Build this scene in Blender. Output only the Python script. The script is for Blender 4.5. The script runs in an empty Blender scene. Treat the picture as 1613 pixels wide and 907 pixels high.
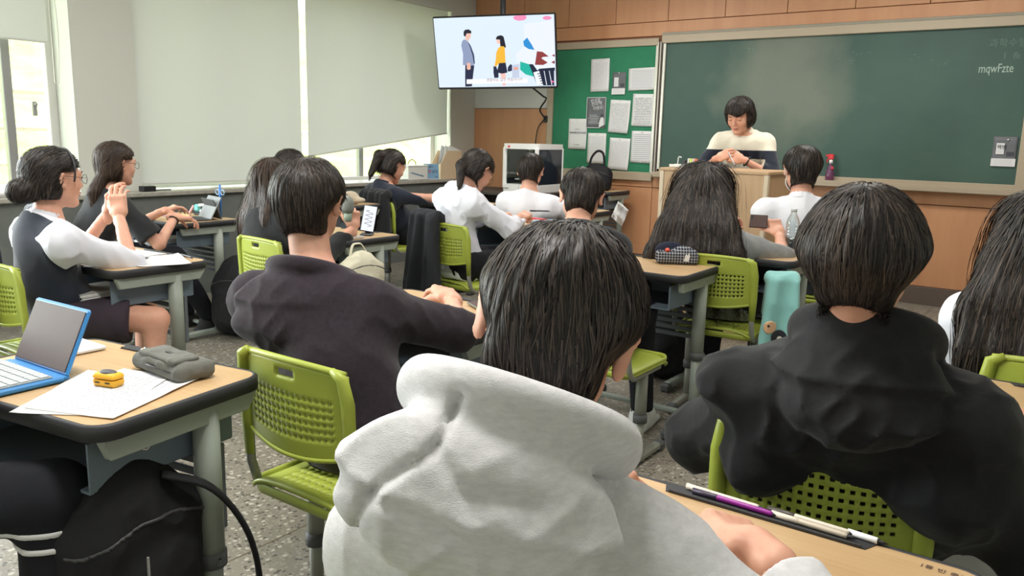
import bpy, math
import numpy as np
from mathutils import Matrix, Vector
SC = bpy.context.scene
COL = SC.collection
# ---------------------------------------------------------------- camera
cam_d = bpy.data.cameras.new('camera'); cam = bpy.data.objects.new('camera', cam_d); COL.objects.link(cam)
R_ = (0.81190681, 0.58329896, 0.02386731); U_ = (-0.12698978, 0.13655985, 0.98245865); F_ = (-0.56980779, 0.80069578, -0.18494688)
cam.matrix_world = Matrix(((R_[0], U_[0], -F_[0], 0), (R_[1], U_[1], -F_[1], 0), (R_[2], U_[2], -F_[2], 1.31), (0, 0, 0, 1)))
cam_d.sensor_width = 36; cam_d.lens = 36 * 1270 / 1613; cam_d.clip_start = .05
SC.camera = cam
# ---------------------------------------------------------------- world, lights, exposure
W = bpy.data.worlds.new('world'); SC.world = W; W.use_nodes = True
bg = W.node_tree.nodes['Background']; bg.inputs[0].default_value = (.93, .97, 1, 1); bg.inputs[1].default_value = 5.2
SC.view_settings.view_transform = 'Standard'; SC.view_settings.look = 'None'
SC.view_settings.exposure = 0.22; SC.view_settings.gamma = 1
SC.view_settings.use_curve_mapping = False
def area(name, loc, rot, sx, sy, power, col):
    l = bpy.data.lights.new(name, 'AREA'); l.shape = 'RECTANGLE'; l.size = sx; l.size_y = sy; l.energy = power; l.color = col
    o = bpy.data.objects.new(name, l); o.location = loc; o.rotation_euler = rot; COL.objects.link(o); return o
# daylight entering the unblinded windows beside and behind the photographer (left wall)
area('window_daylight', (-5.95, 0.2, 1.55), (0, math.radians(-90), 0), 1.4, 3.2, 230, (.90, .96, 1))
area('right_fill_light', (2.0, 2.2, 1.9), (0, math.radians(90), 0), .9, 5, 26, (1, .96, .9))  # added soft fill from the right; that wall has no window
# added fill lamps under the unseen ceiling, brightening the room
for lx, ly, lp in ((-3.6, 5.9, 32), (-1.2, 5.9, 32), (-3.6, 3.4, 16), (-1.2, 3.4, 20), (-1.2, .9, 44), (-3.6, .9, 22)):
    area('ceiling_lamp_light', (lx, ly, 2.8), (0, 0, 0), 1.2, .3, lp, (1, .97, .93))

# ---------------------------------------------------------------- helpers
def s2l(c):
    c = c / 255.
    return c / 12.92 if c <= .04045 else ((c + .055) / 1.055) ** 2.4
def RGB(r, g, b): return (s2l(r), s2l(g), s2l(b), 1)
MATS = {}
def mat(name, col, rough=.6, metal=0, bump=None, var=None, emit=None, spec=.5, sheen=0, stretch=None, tex='Generated', trans=0, alpha=None, coat=0):
    if name in MATS: return MATS[name]
    m = bpy.data.materials.new(name); m.use_nodes = True; nt = m.node_tree; N = nt.nodes; L = nt.links
    p = N['Principled BSDF']; p.inputs['Base Color'].default_value = col; p.inputs['Roughness'].default_value = rough
    p.inputs['Metallic'].default_value = metal; p.inputs['Specular IOR Level'].default_value = spec
    if sheen: p.inputs['Sheen Weight'].default_value = sheen; p.inputs['Sheen Roughness'].default_value = .5
    if coat: p.inputs['Coat Weight'].default_value = coat
    if trans: p.inputs['Transmission Weight'].default_value = trans
    if emit: p.inputs['Emission Color'].default_value = emit[0]; p.inputs['Emission Strength'].default_value = emit[1]
    if bump or var:
        tc = N.new('ShaderNodeTexCoord'); mp = N.new('ShaderNodeMapping'); L.new(tc.outputs['Object'], mp.inputs[0])
        if stretch: mp.inputs['Scale'].default_value = stretch
    if bump:
        nz = N.new('ShaderNodeTexNoise'); nz.inputs['Scale'].default_value = bump[0]; nz.inputs['Detail'].default_value = 4
        L.new(mp.outputs[0], nz.inputs[0]); b = N.new('ShaderNodeBump'); b.inputs['Strength'].default_value = bump[1]; b.inputs['Distance'].default_value = bump[2] if len(bump) > 2 else .002
        L.new(nz.outputs[0], b.inputs['Height']); L.new(b.outputs[0], p.inputs['Normal'])
    if var:
        n2 = N.new('ShaderNodeTexNoise'); n2.inputs['Scale'].default_value = var[0]; n2.inputs['Detail'].default_value = 5; n2.inputs['Roughness'].default_value = .65
        L.new(mp.outputs[0], n2.inputs[0]); r = N.new('ShaderNodeValToRGB'); L.new(n2.outputs[0], r.inputs[0])
        r.color_ramp.elements[0].position = .33; r.color_ramp.elements[1].position = .67
        r.color_ramp.elements[0].color = var[1]; r.color_ramp.elements[1].color = col; L.new(r.outputs[0], p.inputs['Base Color'])
    MATS[name] = m; return m
def shade(o, smooth=True):
    me = o.data
    me.polygons.foreach_set('use_smooth', [smooth] * len(me.polygons)); me.update()
def mk(name, V, Fc, m, parent=None, smooth=False, loc=None):
    me = bpy.data.meshes.new(name); me.from_pydata([tuple(map(float, v)) for v in V], [], [tuple(map(int, f)) for f in Fc]); me.update()
    o = bpy.data.objects.new(name, me); COL.objects.link(o)
    if m: me.materials.append(m)
    if smooth: shade(o)
    if parent: o.parent = parent
    if loc is not None: o.location = loc
    return o
def tag(o, label=None, cat=None, group=None, kind=None):
    if label: o['label'] = label
    if cat: o['category'] = cat
    if group: o['group'] = group
    if kind: o['kind'] = kind
    return o
def empty(name, loc=(0, 0, 0), rz=0, label=None, cat=None, group=None, kind=None):
    o = bpy.data.objects.new(name, None); COL.objects.link(o); o.location = loc; o.rotation_euler = (0, 0, math.radians(rz)); o.empty_display_size = .05
    return tag(o, label, cat, group, kind)
def children(o): return [c for c in bpy.data.objects if c.parent == o]
def copy_tree(o, parent=None):
    kids = children(o); c = o.copy(); COL.objects.link(c)
    if parent: c.parent = parent
    for k in kids: copy_tree(k, c)
    return c
class G:
    """geometry collector"""
    def __init__(s): s.V = []; s.F = []
    def add(s, V, Fc):
        n = len(s.V); s.V += [tuple(v) for v in V]; s.F += [tuple(i + n for i in f) for f in Fc]; return s
    def box(s, c, d, b=0, rz=0, M=None):
        hx, hy, hz = d[0] / 2, d[1] / 2, d[2] / 2
        if b <= 0:
            V = [(x, y, z) for z in (-hz, hz) for y in (-hy, hy) for x in (-hx, hx)]
            Fc = [(0, 2, 3, 1), (4, 5, 7, 6), (0, 1, 5, 4), (2, 6, 7, 3), (0, 4, 6, 2), (1, 3, 7, 5)]
        else:
            b = min(b, hx * .98, hy * .98, hz * .98); V = []; Fc = []
            # chamfered box: 24 verts
            idx = {}
            for sx in (-1, 1):
                for sy in (-1, 1):
                    for sz in (-1, 1):
                        for a in range(3):
                            p = [sx * (hx - b), sy * (hy - b), sz * (hz - b)]
                            p[a] = (sx * hx, sy * hy, sz * hz)[a]; idx[(sx, sy, sz, a)] = len(V); V.append(tuple(p))
            def q(a, sgn):
                o = [i for i in range(3) if i != a]; r = []
                for (u, w) in ((-1, -1), (1, -1), (1, 1), (-1, 1)):
                    k = [0, 0, 0]; k[a] = sgn; k[o[0]] = u; k[o[1]] = w; r.append(idx[(*k, a)])
                return r if (sgn > 0) == (a != 1) else r[::-1]
            for a in range(3):
                for sg in (-1, 1): Fc.append(tuple(q(a, sg)))
            for a in range(3):
                for c_ in range(a + 1, 3):
                    t = 3 - a - c_
                    for sa in (-1, 1):
                        for sc in (-1, 1):
                            k1 = [0, 0, 0]; k1[a] = sa; k1[c_] = sc; k1[t] = -1; k2 = list(k1); k2[t] = 1
                            Fc.append((idx[(*k1, a)], idx[(*k2, a)], idx[(*k2, c_)], idx[(*k1, c_)]))
            for sx in (-1, 1):
                for sy in (-1, 1):
                    for sz in (-1, 1): Fc.append(tuple(idx[(sx, sy, sz, a)] for a in range(3)))
        cr, sr = math.cos(math.radians(rz)), math.sin(math.radians(rz))
        out = []
        for v in V:
            if M is not None: v = tuple(M @ Vector(v))
            out.append((c[0] + v[0] * cr - v[1] * sr, c[1] + v[0] * sr + v[1] * cr, c[2] + v[2]))
        return s.add(out, Fc)
    def tube(s, pts, r, n=10, cap=True, flat=1.0, closed=False):
        pts = [np.array(p, float) for p in pts]; V = []; Fc = []; k = len(pts)
        rr = r if hasattr(r, '__len__') else [r] * k
        up0 = None
        for i, p in enumerate(pts):
            if closed: t = pts[(i + 1) % k] - pts[i - 1]
            else: t = pts[min(i + 1, k - 1)] - pts[max(i - 1, 0)]
            t = t / (np.linalg.norm(t) + 1e-9)
            if up0 is None:
                up0 = np.array([0, 0, 1.]) if abs(t[2]) < .9 else np.array([0, 1., 0])
            a = np.cross(t, up0); a /= np.linalg.norm(a) + 1e-9; b = np.cross(a, t); up0 = b
            for j in range(n):
                th = 2 * math.pi * j / n; V.append(p + rr[i] * (a * math.cos(th) + b * flat * math.sin(th)))
        for i in range(k if closed else k - 1):
            for j in range(n):
                i2 = (i + 1) % k
                Fc.append((i * n + j, i * n + (j + 1) % n, i2 * n + (j + 1) % n, i2 * n + j))
        if cap and not closed: Fc.append(tuple(range(n))[::-1]); Fc.append(tuple((k - 1) * n + j for j in range(n)))
        return s.add(V, Fc)
    def stube(s, pts, r, n=8, sub=6, **k):
        P = [np.array(p, float) for p in pts]; P = [2 * P[0] - P[1]] + P + [2 * P[-1] - P[-2]]; out = []
        for i in range(1, len(P) - 2):
            for t in np.linspace(0, 1, sub, endpoint=False):
                a, b, c, d = P[i - 1:i + 3]; out.append(.5 * ((2 * b) + (c - a) * t + (2 * a - 5 * b + 4 * c - d) * t * t + (3 * b - a - 3 * c + d) * t ** 3))
        out.append(P[-2]); return s.tube(out, r, n, **k)
    def lathe(s, prof, c=(0, 0, 0), n=20):
        V = []; Fc = []
        for r, z in prof:
            for j in range(n):
                th = 2 * math.pi * j / n; V.append((c[0] + r * math.cos(th), c[1] + r * math.sin(th), c[2] + z))
        for i in range(len(prof) - 1):
            for j in range(n): Fc.append((i * n + j, i * n + (j + 1) % n, (i + 1) * n + (j + 1) % n, (i + 1) * n + j))
        Fc.append(tuple(range(n))[::-1]); Fc.append(tuple((len(prof) - 1) * n + j for j in range(n)))
        return s.add(V, Fc)
    def prism(s, poly, z0, z1, M=None):
        n = len(poly); V = [(x, y, z0) for x, y in poly] + [(x, y, z1) for x, y in poly]
        if M is not None: V = [tuple(M @ Vector(v)) for v in V]
        Fc = [tuple(range(n))[::-1], tuple(range(n, 2 * n))] + [(i, (i + 1) % n, (i + 1) % n + n, i + n) for i in range(n)]
        return s.add(V, Fc)
    def obj(s, name, m, parent=None, smooth=False, loc=None): return mk(name, s.V, s.F, m, parent, smooth, loc)
def rrect(w, d, r, n=5, cx=0, cy=0):
    P = []
    for sx, sy, a0 in ((1, 1, 0), (-1, 1, 90), (-1, -1, 180), (1, -1, 270)):
        for i in range(n + 1):
            a = math.radians(a0 + 90 * i / n); P.append((cx + sx * (w / 2 - r) + r * math.cos(a), cy + sy * (d / 2 - r) + r * math.sin(a)))
    return P
def bevel(o, w=.003, seg=2):
    b = o.modifiers.new('bevel', 'BEVEL'); b.width = w; b.segments = seg; b.limit_method = 'ANGLE'; return o
def text(body, size, m, M, parent=None, name='lettering', depth=.0004, ax='LEFT'):
    cu = bpy.data.curves.new(name, 'FONT'); cu.body = body; cu.size = size; cu.extrude = depth; cu.align_x = ax; cu.resolution_u = 3
    t = bpy.data.objects.new(name + '_tmp', cu); COL.objects.link(t); dg = bpy.context.evaluated_depsgraph_get()
    me = bpy.data.meshes.new_from_object(t.evaluated_get(dg)); bpy.data.objects.remove(t); me.materials.clear(); me.materials.append(m)
    o = bpy.data.objects.new(name, me); COL.objects.link(o); me.transform(M)
    if parent: o.parent = parent
    return o

# ---------------------------------------------------------------- SDF engine (surface nets)
rng = np.random.default_rng(7)
_T = rng.random((32, 32, 32))
def vnoise(P):
    i = np.floor(P).astype(int); f = P - i; f = f * f * (3 - 2 * f); i &= 31; j = (i + 1) & 31
    x0, y0, z0 = i.T; x1, y1, z1 = j.T; fx, fy, fz = f.T
    a = _T[x0, y0, z0] * (1 - fx) + _T[x1, y0, z0] * fx; b = _T[x0, y1, z0] * (1 - fx) + _T[x1, y1, z0] * fx
    c = _T[x0, y0, z1] * (1 - fx) + _T[x1, y0, z1] * fx; d = _T[x0, y1, z1] * (1 - fx) + _T[x1, y1, z1] * fx
    return (a * (1 - fy) + b * fy) * (1 - fz) + (c * (1 - fy) + d * fy) * fz
def ridge(P): return 1 - np.abs(2 * vnoise(P) - 1)
def smin(a, b, k):
    h = np.clip(.5 + .5 * (b - a) / k, 0, 1); return b * (1 - h) + a * h - k * h * (1 - h)
def smax(a, b, k): return -smin(-a, -b, k)
def cap(P, a, b, ra, rb=None):
    rb = ra if rb is None else rb
    a = np.asarray(a, float); b = np.asarray(b, float); ba = b - a; pa = P - a
    h = np.clip(pa @ ba / (ba @ ba + 1e-9), 0, 1); return np.linalg.norm(pa - h[:, None] * ba, axis=1) - (ra + (rb - ra) * h)
def ell(P, c, r, M=None):
    q = P - np.asarray(c, float)
    if M is not None: q = q @ M
    r = np.asarray(r, float); k0 = np.linalg.norm(q / r, axis=1); k1 = np.linalg.norm(q / r ** 2, axis=1) + 1e-9
    return k0 * (k0 - 1) / k1
def rbox(P, c, h, r, M=None):
    q = P - np.asarray(c, float)
    if M is not None: q = q @ M
    q = np.abs(q) - (np.asarray(h) - r); return np.linalg.norm(np.maximum(q, 0), axis=1) + np.minimum(q.max(1), 0) - r
def nets(fn, lo, hi, h, B=8):
    lo = np.asarray(lo, float); hi = np.asarray(hi, float)
    nb = np.ceil((hi - lo) / (h * B)).astype(int) + 1
    bi = np.stack(np.meshgrid(*[np.arange(n) for n in nb], indexing='ij'), -1).reshape(-1, 3)
    cen = lo + (bi + .5) * h * B
    d = fn(cen); act = np.abs(d) < h * B * 1.35 + .012
    S = nb * B; V = np.where(np.repeat(np.repeat(np.repeat(d.reshape(nb), B, 0), B, 1), B, 2) > 0, 1., -1.) * h
    loc = np.stack(np.meshgrid(*[np.arange(B)] * 3, indexing='ij'), -1).reshape(-1, 3)
    ab = bi[act]
    idx = (ab[:, None, :] * B + loc[None]).reshape(-1, 3)
    for s in range(0, len(idx), 400000):
        q = idx[s:s + 400000]; V[q[:, 0], q[:, 1], q[:, 2]] = fn(lo + q * h)
    sg = V < 0
    c = [sg[i:S[0] - 1 + i, j:S[1] - 1 + j, k:S[2] - 1 + k] for i in (0, 1) for j in (0, 1) for k in (0, 1)]
    cnt = np.zeros(S - 1, np.int8)
    for x in c: cnt += x
    cells = np.argwhere((cnt > 0) & (cnt < 8))
    if len(cells) == 0: return np.zeros((0, 3)), np.zeros((0, 4), int)
    vid = -np.ones(S - 1, np.int32); vid[cells[:, 0], cells[:, 1], cells[:, 2]] = np.arange(len(cells))
    acc = np.zeros((len(cells), 3)); n = np.zeros(len(cells))
    cv = {}
    for i in (0, 1):
        for j in (0, 1):
            for k in (0, 1): cv[(i, j, k)] = V[cells[:, 0] + i, cells[:, 1] + j, cells[:, 2] + k]
    for a in range(3):
        o = [x for x in range(3) if x != a]
        for u in (0, 1):
            for w in (0, 1):
                k0 = [0, 0, 0]; k0[o[0]] = u; k0[o[1]] = w; k1 = list(k0); k1[a] = 1
                v0 = cv[tuple(k0)]; v1 = cv[tuple(k1)]; m = (v0 < 0) != (v1 < 0)
                t = np.where(m, v0 / np.where(m, v0 - v1, 1), 0)
                p = np.tile(np.array(k0, float), (len(cells), 1)); p[:, a] = t
                acc += p * m[:, None]; n += m
    verts = lo + (cells + acc / n[:, None]) * h
    faces = []
    for a in range(3):
        b, c_ = (a + 1) % 3, (a + 2) % 3
        sl0 = [slice(None)] * 3; sl1 = [slice(None)] * 3; sl0[a] = slice(0, S[a] - 1); sl1[a] = slice(1, S[a])
        A = sg[tuple(sl0)]; Bb = sg[tuple(sl1)]
        e = np.argwhere(A != Bb); e = e[(e[:, b] > 0) & (e[:, c_] > 0) & (e[:, b] < S[b] - 1) & (e[:, c_] < S[c_] - 1)]
        fl = A[e[:, 0], e[:, 1], e[:, 2]]
        def cell(db, dc):
            q = e.copy(); q[:, b] -= db; q[:, c_] -= dc; return vid[q[:, 0], q[:, 1], q[:, 2]]
        f = np.stack([cell(1, 1), cell(0, 1), cell(0, 0), cell(1, 0)], 1)
        f = np.where(fl[:, None], f, f[:, ::-1]); faces.append(f[(f >= 0).all(1)])
    return verts, np.concatenate(faces)
def fastmesh(name, V, Fc, m, parent=None, off=(0, 0, 0), smooth=True, attr=None):
    me = bpy.data.meshes.new(name); V = np.asarray(V, float) - np.asarray(off, float); Fc = np.asarray(Fc, np.int32); k = Fc.shape[1]
    me.vertices.add(len(V)); me.vertices.foreach_set('co', V.astype(np.float32).ravel())
    me.loops.add(Fc.size); me.loops.foreach_set('vertex_index', Fc.ravel())
    me.polygons.add(len(Fc)); me.polygons.foreach_set('loop_start', np.arange(0, Fc.size, k, dtype=np.int32))
    me.polygons.foreach_set('use_smooth', np.full(len(Fc), smooth)); me.update(calc_edges=True)
    if attr is not None:
        at = me.attributes.new('shade', 'FLOAT', 'POINT'); at.data.foreach_set('value', np.asarray(attr, np.float32))
    for x in (m if isinstance(m, (list, tuple)) else [m]): me.materials.append(x)
    o = bpy.data.objects.new(name, me); COL.objects.link(o)
    if parent: o.parent = parent
    return o
def sdf_obj(name, fn, lo, hi, h, m, parent=None, off=(0, 0, 0)):
    V, Fc = nets(fn, lo, hi, h); return fastmesh(name, V, Fc, m, parent, off)
def bounds(pts, pad): p = np.array(pts, float); return p.min(0) - pad, p.max(0) + pad
def nrm(v): v = np.asarray(v, float); return v / (np.linalg.norm(v) + 1e-9)
def rotz(a): a = math.radians(a); return np.array([[math.cos(a), -math.sin(a), 0], [math.sin(a), math.cos(a), 0], [0, 0, 1]])
def rotx(a): a = math.radians(a); return np.array([[1, 0, 0], [0, math.cos(a), -math.sin(a)], [0, math.sin(a), math.cos(a)]])
def roty(a): a = math.radians(a); return np.array([[math.cos(a), 0, math.sin(a)], [0, 1, 0], [-math.sin(a), 0, math.cos(a)]])
# ---------------------------------------------------------------- materials
def mix_attr_hair(name, dark, light, rough=.46):
    m = mat(name, dark, rough, spec=.28); nt = m.node_tree; N = nt.nodes; L = nt.links; p = N['Principled BSDF']
    at = N.new('ShaderNodeAttribute'); at.attribute_name = 'shade'; mx = N.new('ShaderNodeMix'); mx.data_type = 'RGBA'
    mx.inputs[6].default_value = dark; mx.inputs[7].default_value = light; L.new(at.outputs['Fac'], mx.inputs[0]); L.new(mx.outputs[2], p.inputs['Base Color'])
    p.inputs['Anisotropic'].default_value = .4
    return m
HAIR = mix_attr_hair('hair_black', (.010, .009, .009, 1), (.085, .064, .052, 1))
HAIRB = mix_attr_hair('hair_brown', (.02, .013, .010, 1), (.10, .062, .042, 1))
def skinmat(name, c, c2):
    m = mat(name, c, .5, bump=(260, .12, .0006), var=(9, c2), spec=.4); p = m.node_tree.nodes['Principled BSDF']
    p.inputs['Subsurface Weight'].default_value = .12; p.inputs['Subsurface Radius'].default_value = (.02, .008, .004); p.inputs['Subsurface Scale'].default_value = .25
    return m
SKIN = skinmat('skin', RGB(222, 172, 148), RGB(208, 150, 126))
LIP = mat('lips', RGB(178, 100, 92), .45)
EYEW = mat('eye_white', RGB(225, 220, 214), .3)
DARK = mat('brow_dark', RGB(34, 28, 26), .7)
HOODIE = mat('heather_grey_fleece', RGB(216, 215, 217), .95, bump=(420, .55, .0012), var=(60, RGB(200, 199, 201)), sheen=.3, stretch=(1, 1, 3), spec=.2)
CHAR = mat('charcoal_fleece', RGB(55, 48, 55), .95, bump=(380, .5, .001), var=(90, RGB(46, 40, 46)), sheen=.15, spec=.15)
BLACKNYLON = mat('black_nylon', RGB(28, 29, 31), .75, bump=(60, .35, .003), sheen=.08, spec=.22)
BLACKTEE = mat('black_cotton', RGB(40, 41, 43), .9, bump=(300, .3, .001), sheen=.15, spec=.2)
NAVY = mat('navy_wool', RGB(38, 43, 56), .92, bump=(300, .4, .001), sheen=.25, spec=.2)
WHITE = mat('white_cotton', RGB(226, 226, 232), .85, bump=(240, .25, .001), spec=.25)
WHITESH = mat('white_shirt', RGB(222, 223, 232), .8, bump=(200, .25, .001), spec=.25)
CREAM = mat('cream_jersey', RGB(226, 220, 202), .85, bump=(260, .3, .001), spec=.2)
GREYJ = mat('grey_jersey', RGB(150, 152, 152), .95, bump=(300, .4, .001), var=(50, RGB(138, 140, 140)), sheen=.2, spec=.2)
PANTS = mat('black_trousers', RGB(34, 35, 40), .9, bump=(260, .3, .001), spec=.2)
LPANTS = mat('light_grey_trousers', RGB(190, 192, 190), .9, bump=(260, .3, .001), spec=.2)
SHOEW = mat('white_canvas', RGB(215, 215, 212), .6, bump=(200, .2, .001))
SHOEB = mat('black_suede', RGB(32, 32, 34), .8)
def fabric(a): return a

# ---------------------------------------------------------------- people
def ik(S, T, l1, l2, pole):
    S = np.asarray(S, float); T = np.asarray(T, float); d = T - S; D = np.linalg.norm(d)
    if D > (l1 + l2) * .995: k = D / ((l1 + l2) * .995); l1 *= k; l2 *= k
    if D < abs(l1 - l2) + .02: D = abs(l1 - l2) + .02
    u = nrm(d); a = (l1 * l1 - l2 * l2 + D * D) / (2 * D); hh = math.sqrt(max(l1 * l1 - a * a, 0))
    p = np.asarray(pole, float); p = nrm(p - u * (p @ u)); return S + u * a + p * hh
def hand_fn(Wp, X, Y, Z, s=1., curl=(40, 50, 40), thumb=35, spread=6):
    """X towards the thumb, Y along the fingers, Z back of the hand"""
    M = np.stack([X, Y, Z], 1)  # columns
    segs = []
    for k, (bx, by, L) in enumerate(((.030, .090, (.040, .025, .020)), (.010, .094, (.044, .029, .021)), (-.010, .090, (.041, .027, .020)), (-.028, .082, (.032, .020, .018)))):
        p = np.array([bx, by, 0.]); ang = 0; r = (.0092, .0092, .0088, .0078)[k]; sp = math.radians((1.5 - k) * spread)
        for j in range(3):
            ang += curl[j] * (1 + .10 * k)
            a = math.radians(ang); d = np.array([math.sin(sp) * math.cos(a), math.cos(a) * math.cos(sp), -math.sin(a)])
            q = p + d * L[j]; segs.append((p, q, r - .0007 * j, r - .0007 * (j + 1))); p = q
    p = np.array([.026, .022, -.006]); t = math.radians(thumb)
    for j, (L, r) in enumerate(((.042, .0135), (.034, .0108), (.027, .0095))):
        d = nrm([math.cos(t + j * .15) * .75 * (1 - .35 * j), .75, -math.sin(t) * .8 - .2 * j]); q = p + d * L; segs.append((p, q, r, r - .0015)); p = q
    def fn(P):
        q = (P - Wp) @ M / s
        d = rbox(q, (.001, .050, -.002), (.041, .047, .015), .014)
        d = smin(d, cap(q, (0, -.03, 0), (0, .02, -.001), .026, .027), .02)
        f = None
        for a, b, ra, rb in segs:
            c = cap(q, a, b, ra, rb); f = c if f is None else np.minimum(f, c)
        # knuckles
        for kx in (.030, .010, -.010, -.028): d = smin(d, ell(q, (kx, .088, .008), (.010, .011, .008)), .008)
        return smin(d, f, .007) * s
    pts = [Wp + M @ (np.array(v) * s) for v in ((-.06, -.04, -.1), (.1, .2, .04), (.1, -.04, -.1), (-.06, .2, .04), (-.06, .2, -.1), (.1, .2, -.1), (-.06, -.04, .04), (.1, -.04, .04))]
    return fn, *bounds(pts, .0)
def head_fn(q, fem=False, detail=True):
    d = ell(q, (0, -.010, .022), (.075, .093, .087))
    d = smin(d, ell(q, (0, .020, -.028), (.061, .067, .084)), .03)
    jr = .018 if fem else .022
    for s in (-1, 1):
        d = smin(d, cap(q, (s * .046, .006, -.05), (s * .012, .064, -.092), jr, jr * .9), .025)
        d = smin(d, ell(q, (s * .036, .058, -.03), (.022, .022, .024)), .02)
    if detail:
        d = smin(d, cap(q, (-.036, .080, .020), (.036, .080, .020), .010), .016)
        for s in (-1, 1):
            d = smax(d, -ell(q, (s * .031, .098, .003), (.017, .014, .011)), .010)
            d = smin(d, ell(q, (s * .031, .078, .002), (.0145, .0125, .0105)), .003)
        d = smin(d, cap(q, (0, .086, .008), (0, .103, -.028), .006, .0095), .010)
        for s in (-1, 1): d = smin(d, ell(q, (s * .012, .092, -.031), (.008, .009, .007)), .006)
        d = smin(d, ell(q, (0, .083, -.056), (.022, .011, .0065)), .005)
        d = smin(d, ell(q, (0, .081, -.066), (.018, .012, .0065)), .005)
        d = smax(d, -cap(q, (-.020, .094, -.0605), (.020, .094, -.0605), .0022), .003)
        d = smin(d, ell(q, (0, .072, -.094), (.018, .016, .014)), .015)
    for s in (-1, 1):
        M = roty(s * 12) @ rotz(s * -28)
        e = ell(q, (s * .086, -.014, -.006), (.0065, .020, .032), M)
        e = smax(e, -ell(q, (s * .094, -.004, -.002), (.008, .011, .019), M), .004)
        d = smin(d, e, .006)
    return d
def hair_short(q, S):
    b = S.get('bulk', 1.)
    d = ell(q, (0, -.012, .028), (.089 * b, .107 * b, .089 * b))
    d = smin(d, ell(q, (0, -.040, -.022), (.081, .066, .075)), .03)
    if S.get('bowl'): d = smin(d, ell(q, (0, -.02, .005), (.094 * b, .100 * b, .062)), .03)
    d = d - (.003 * (ridge(q * (60, 60, 12)) - .5) + .0025 * (ridge(q * (130, 130, 22)) - .5)) * S.get('clump', 1)
    fz = S.get('fringe', .045)
    d = smax(d, -np.maximum(.050 - q[:, 1], q[:, 2] - fz - .02 * np.sin(q[:, 0] * 60)), .008)
    d = smax(d, -np.maximum(np.maximum(.058 - np.abs(q[:, 0]), -.030 - q[:, 1]), q[:, 2] - S.get('side', .012)), .008)
    tp = q[:, 2] - S.get('side', .012)
    d = smax(d, np.abs(q[:, 0]) - (.081 + np.clip(tp * .7, -.02, .05)), .02)
    d = smax(d, S.get('nape', -.085) + .012 * np.cos(q[:, 0] * 30) - q[:, 2], .012)
    return d
def hair_fem(q, S):
    d = ell(q, (0, -.012, .029), (.087, .106, .090))
    d = smin(d, ell(q, (0, -.030, -.03), (.084, .074, .08)), .03)
    d = d - .003 * (ridge(q * (60, 60, 9)) - .5)
    fz = S.get('fringe', .05)
    d = smax(d, -np.maximum(.045 - q[:, 1], q[:, 2] - fz), .012)
    d = smax(d, -np.maximum(np.maximum(.030 - q[:, 1] if not S.get('up') else -.012 - q[:, 1], q[:, 2] - .03), .05 - np.abs(q[:, 0]) if S.get('up') else .03 - np.abs(q[:, 0])), .01)
    d = smax(d, S.get('nape', -.10) - q[:, 2], .01)
    return d
def hair_bob(q, S):
    d = ell(q, (0, -.006, .030), (.094, .108, .094))
    d = smin(d, ell(q, (0, -.012, -.028), (.098, .090, .080)), .03)
    d = d - .004 * (ridge(q * (60, 60, 9)) - .5)
    d = smax(d, -np.maximum(.052 - q[:, 1] - .2 * np.abs(q[:, 0]), q[:, 2] - .042 - .010 * np.sin(q[:, 0] * 45)), .006)
    d = smax(d, -np.maximum(np.maximum(.02 - q[:, 1], q[:, 2] + .0), np.abs(q[:, 0]) - .062), .01)
    d = smax(d, -.082 - q[:, 2], .012)
    return d
def strands(F, V, n, length, dirf, width, seg=7, lift=.0015, seed=1, tipw=.25, root=None, straight=0.):
    r = np.random.default_rng(seed)
    k = len(V); p = V[r.integers(0, k, n)].copy()
    if root is not None:
        m = root(p); p = p[m]; n = len(p)
    eps = .002
    def grad(p):
        g = np.stack([F(p + np.eye(3)[i] * eps) - F(p - np.eye(3)[i] * eps) for i in range(3)], 1)
        return g / (np.linalg.norm(g, axis=1, keepdims=True) + 1e-9)
    L = length * (.6 + .8 * r.random(n)); lf = lift * (.2 + 1.6 * r.random(n)); jit = r.normal(0, .12, (n, 3))
    pts = []; nor = []
    g = grad(p); pd = None
    for j in range(seg + 1):
        d = dirf(p) + jit; d = d - g * (np.sum(d * g, 1)[:, None]) * (1 - straight)
        d = d / (np.linalg.norm(d, axis=1, keepdims=True) + 1e-9)
        if pd is not None: d = pd * .45 + d * .55; d /= np.linalg.norm(d, axis=1, keepdims=True) + 1e-9
        pd = d
        f = F(p); p = p - g * np.clip(f - lf, -.006, .006)[:, None]
        pts.append(p.copy()); nor.append(g.copy())
        p = p + d * (L / seg)[:, None]; g = grad(p)
    pts = np.stack(pts, 1); nor = np.stack(nor, 1)
    t = np.gradient(pts, axis=1); t /= np.linalg.norm(t, axis=2, keepdims=True) + 1e-9
    sd = np.cross(t, nor); sd /= np.linalg.norm(sd, axis=2, keepdims=True) + 1e-9
    tw = np.linspace(0, 1, seg + 1); w = width * (1 - (1 - tipw) * tw ** 2)[None, :, None] * (.6 + .8 * r.random(n))[:, None, None]
    A = pts - sd * w * .5; B = pts + sd * w * .5
    VV = np.stack([A, B], 2).reshape(-1, 3); base = (np.arange(n) * (seg + 1) * 2)[:, None]
    j = np.arange(seg)[None] * 2
    Fq = np.stack([base + j, base + j + 1, base + j + 3, base + j + 2], 2).reshape(-1, 4)
    sh = np.repeat(r.random(n) ** 2, (seg + 1) * 2)
    return VV, Fq, sh
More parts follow.
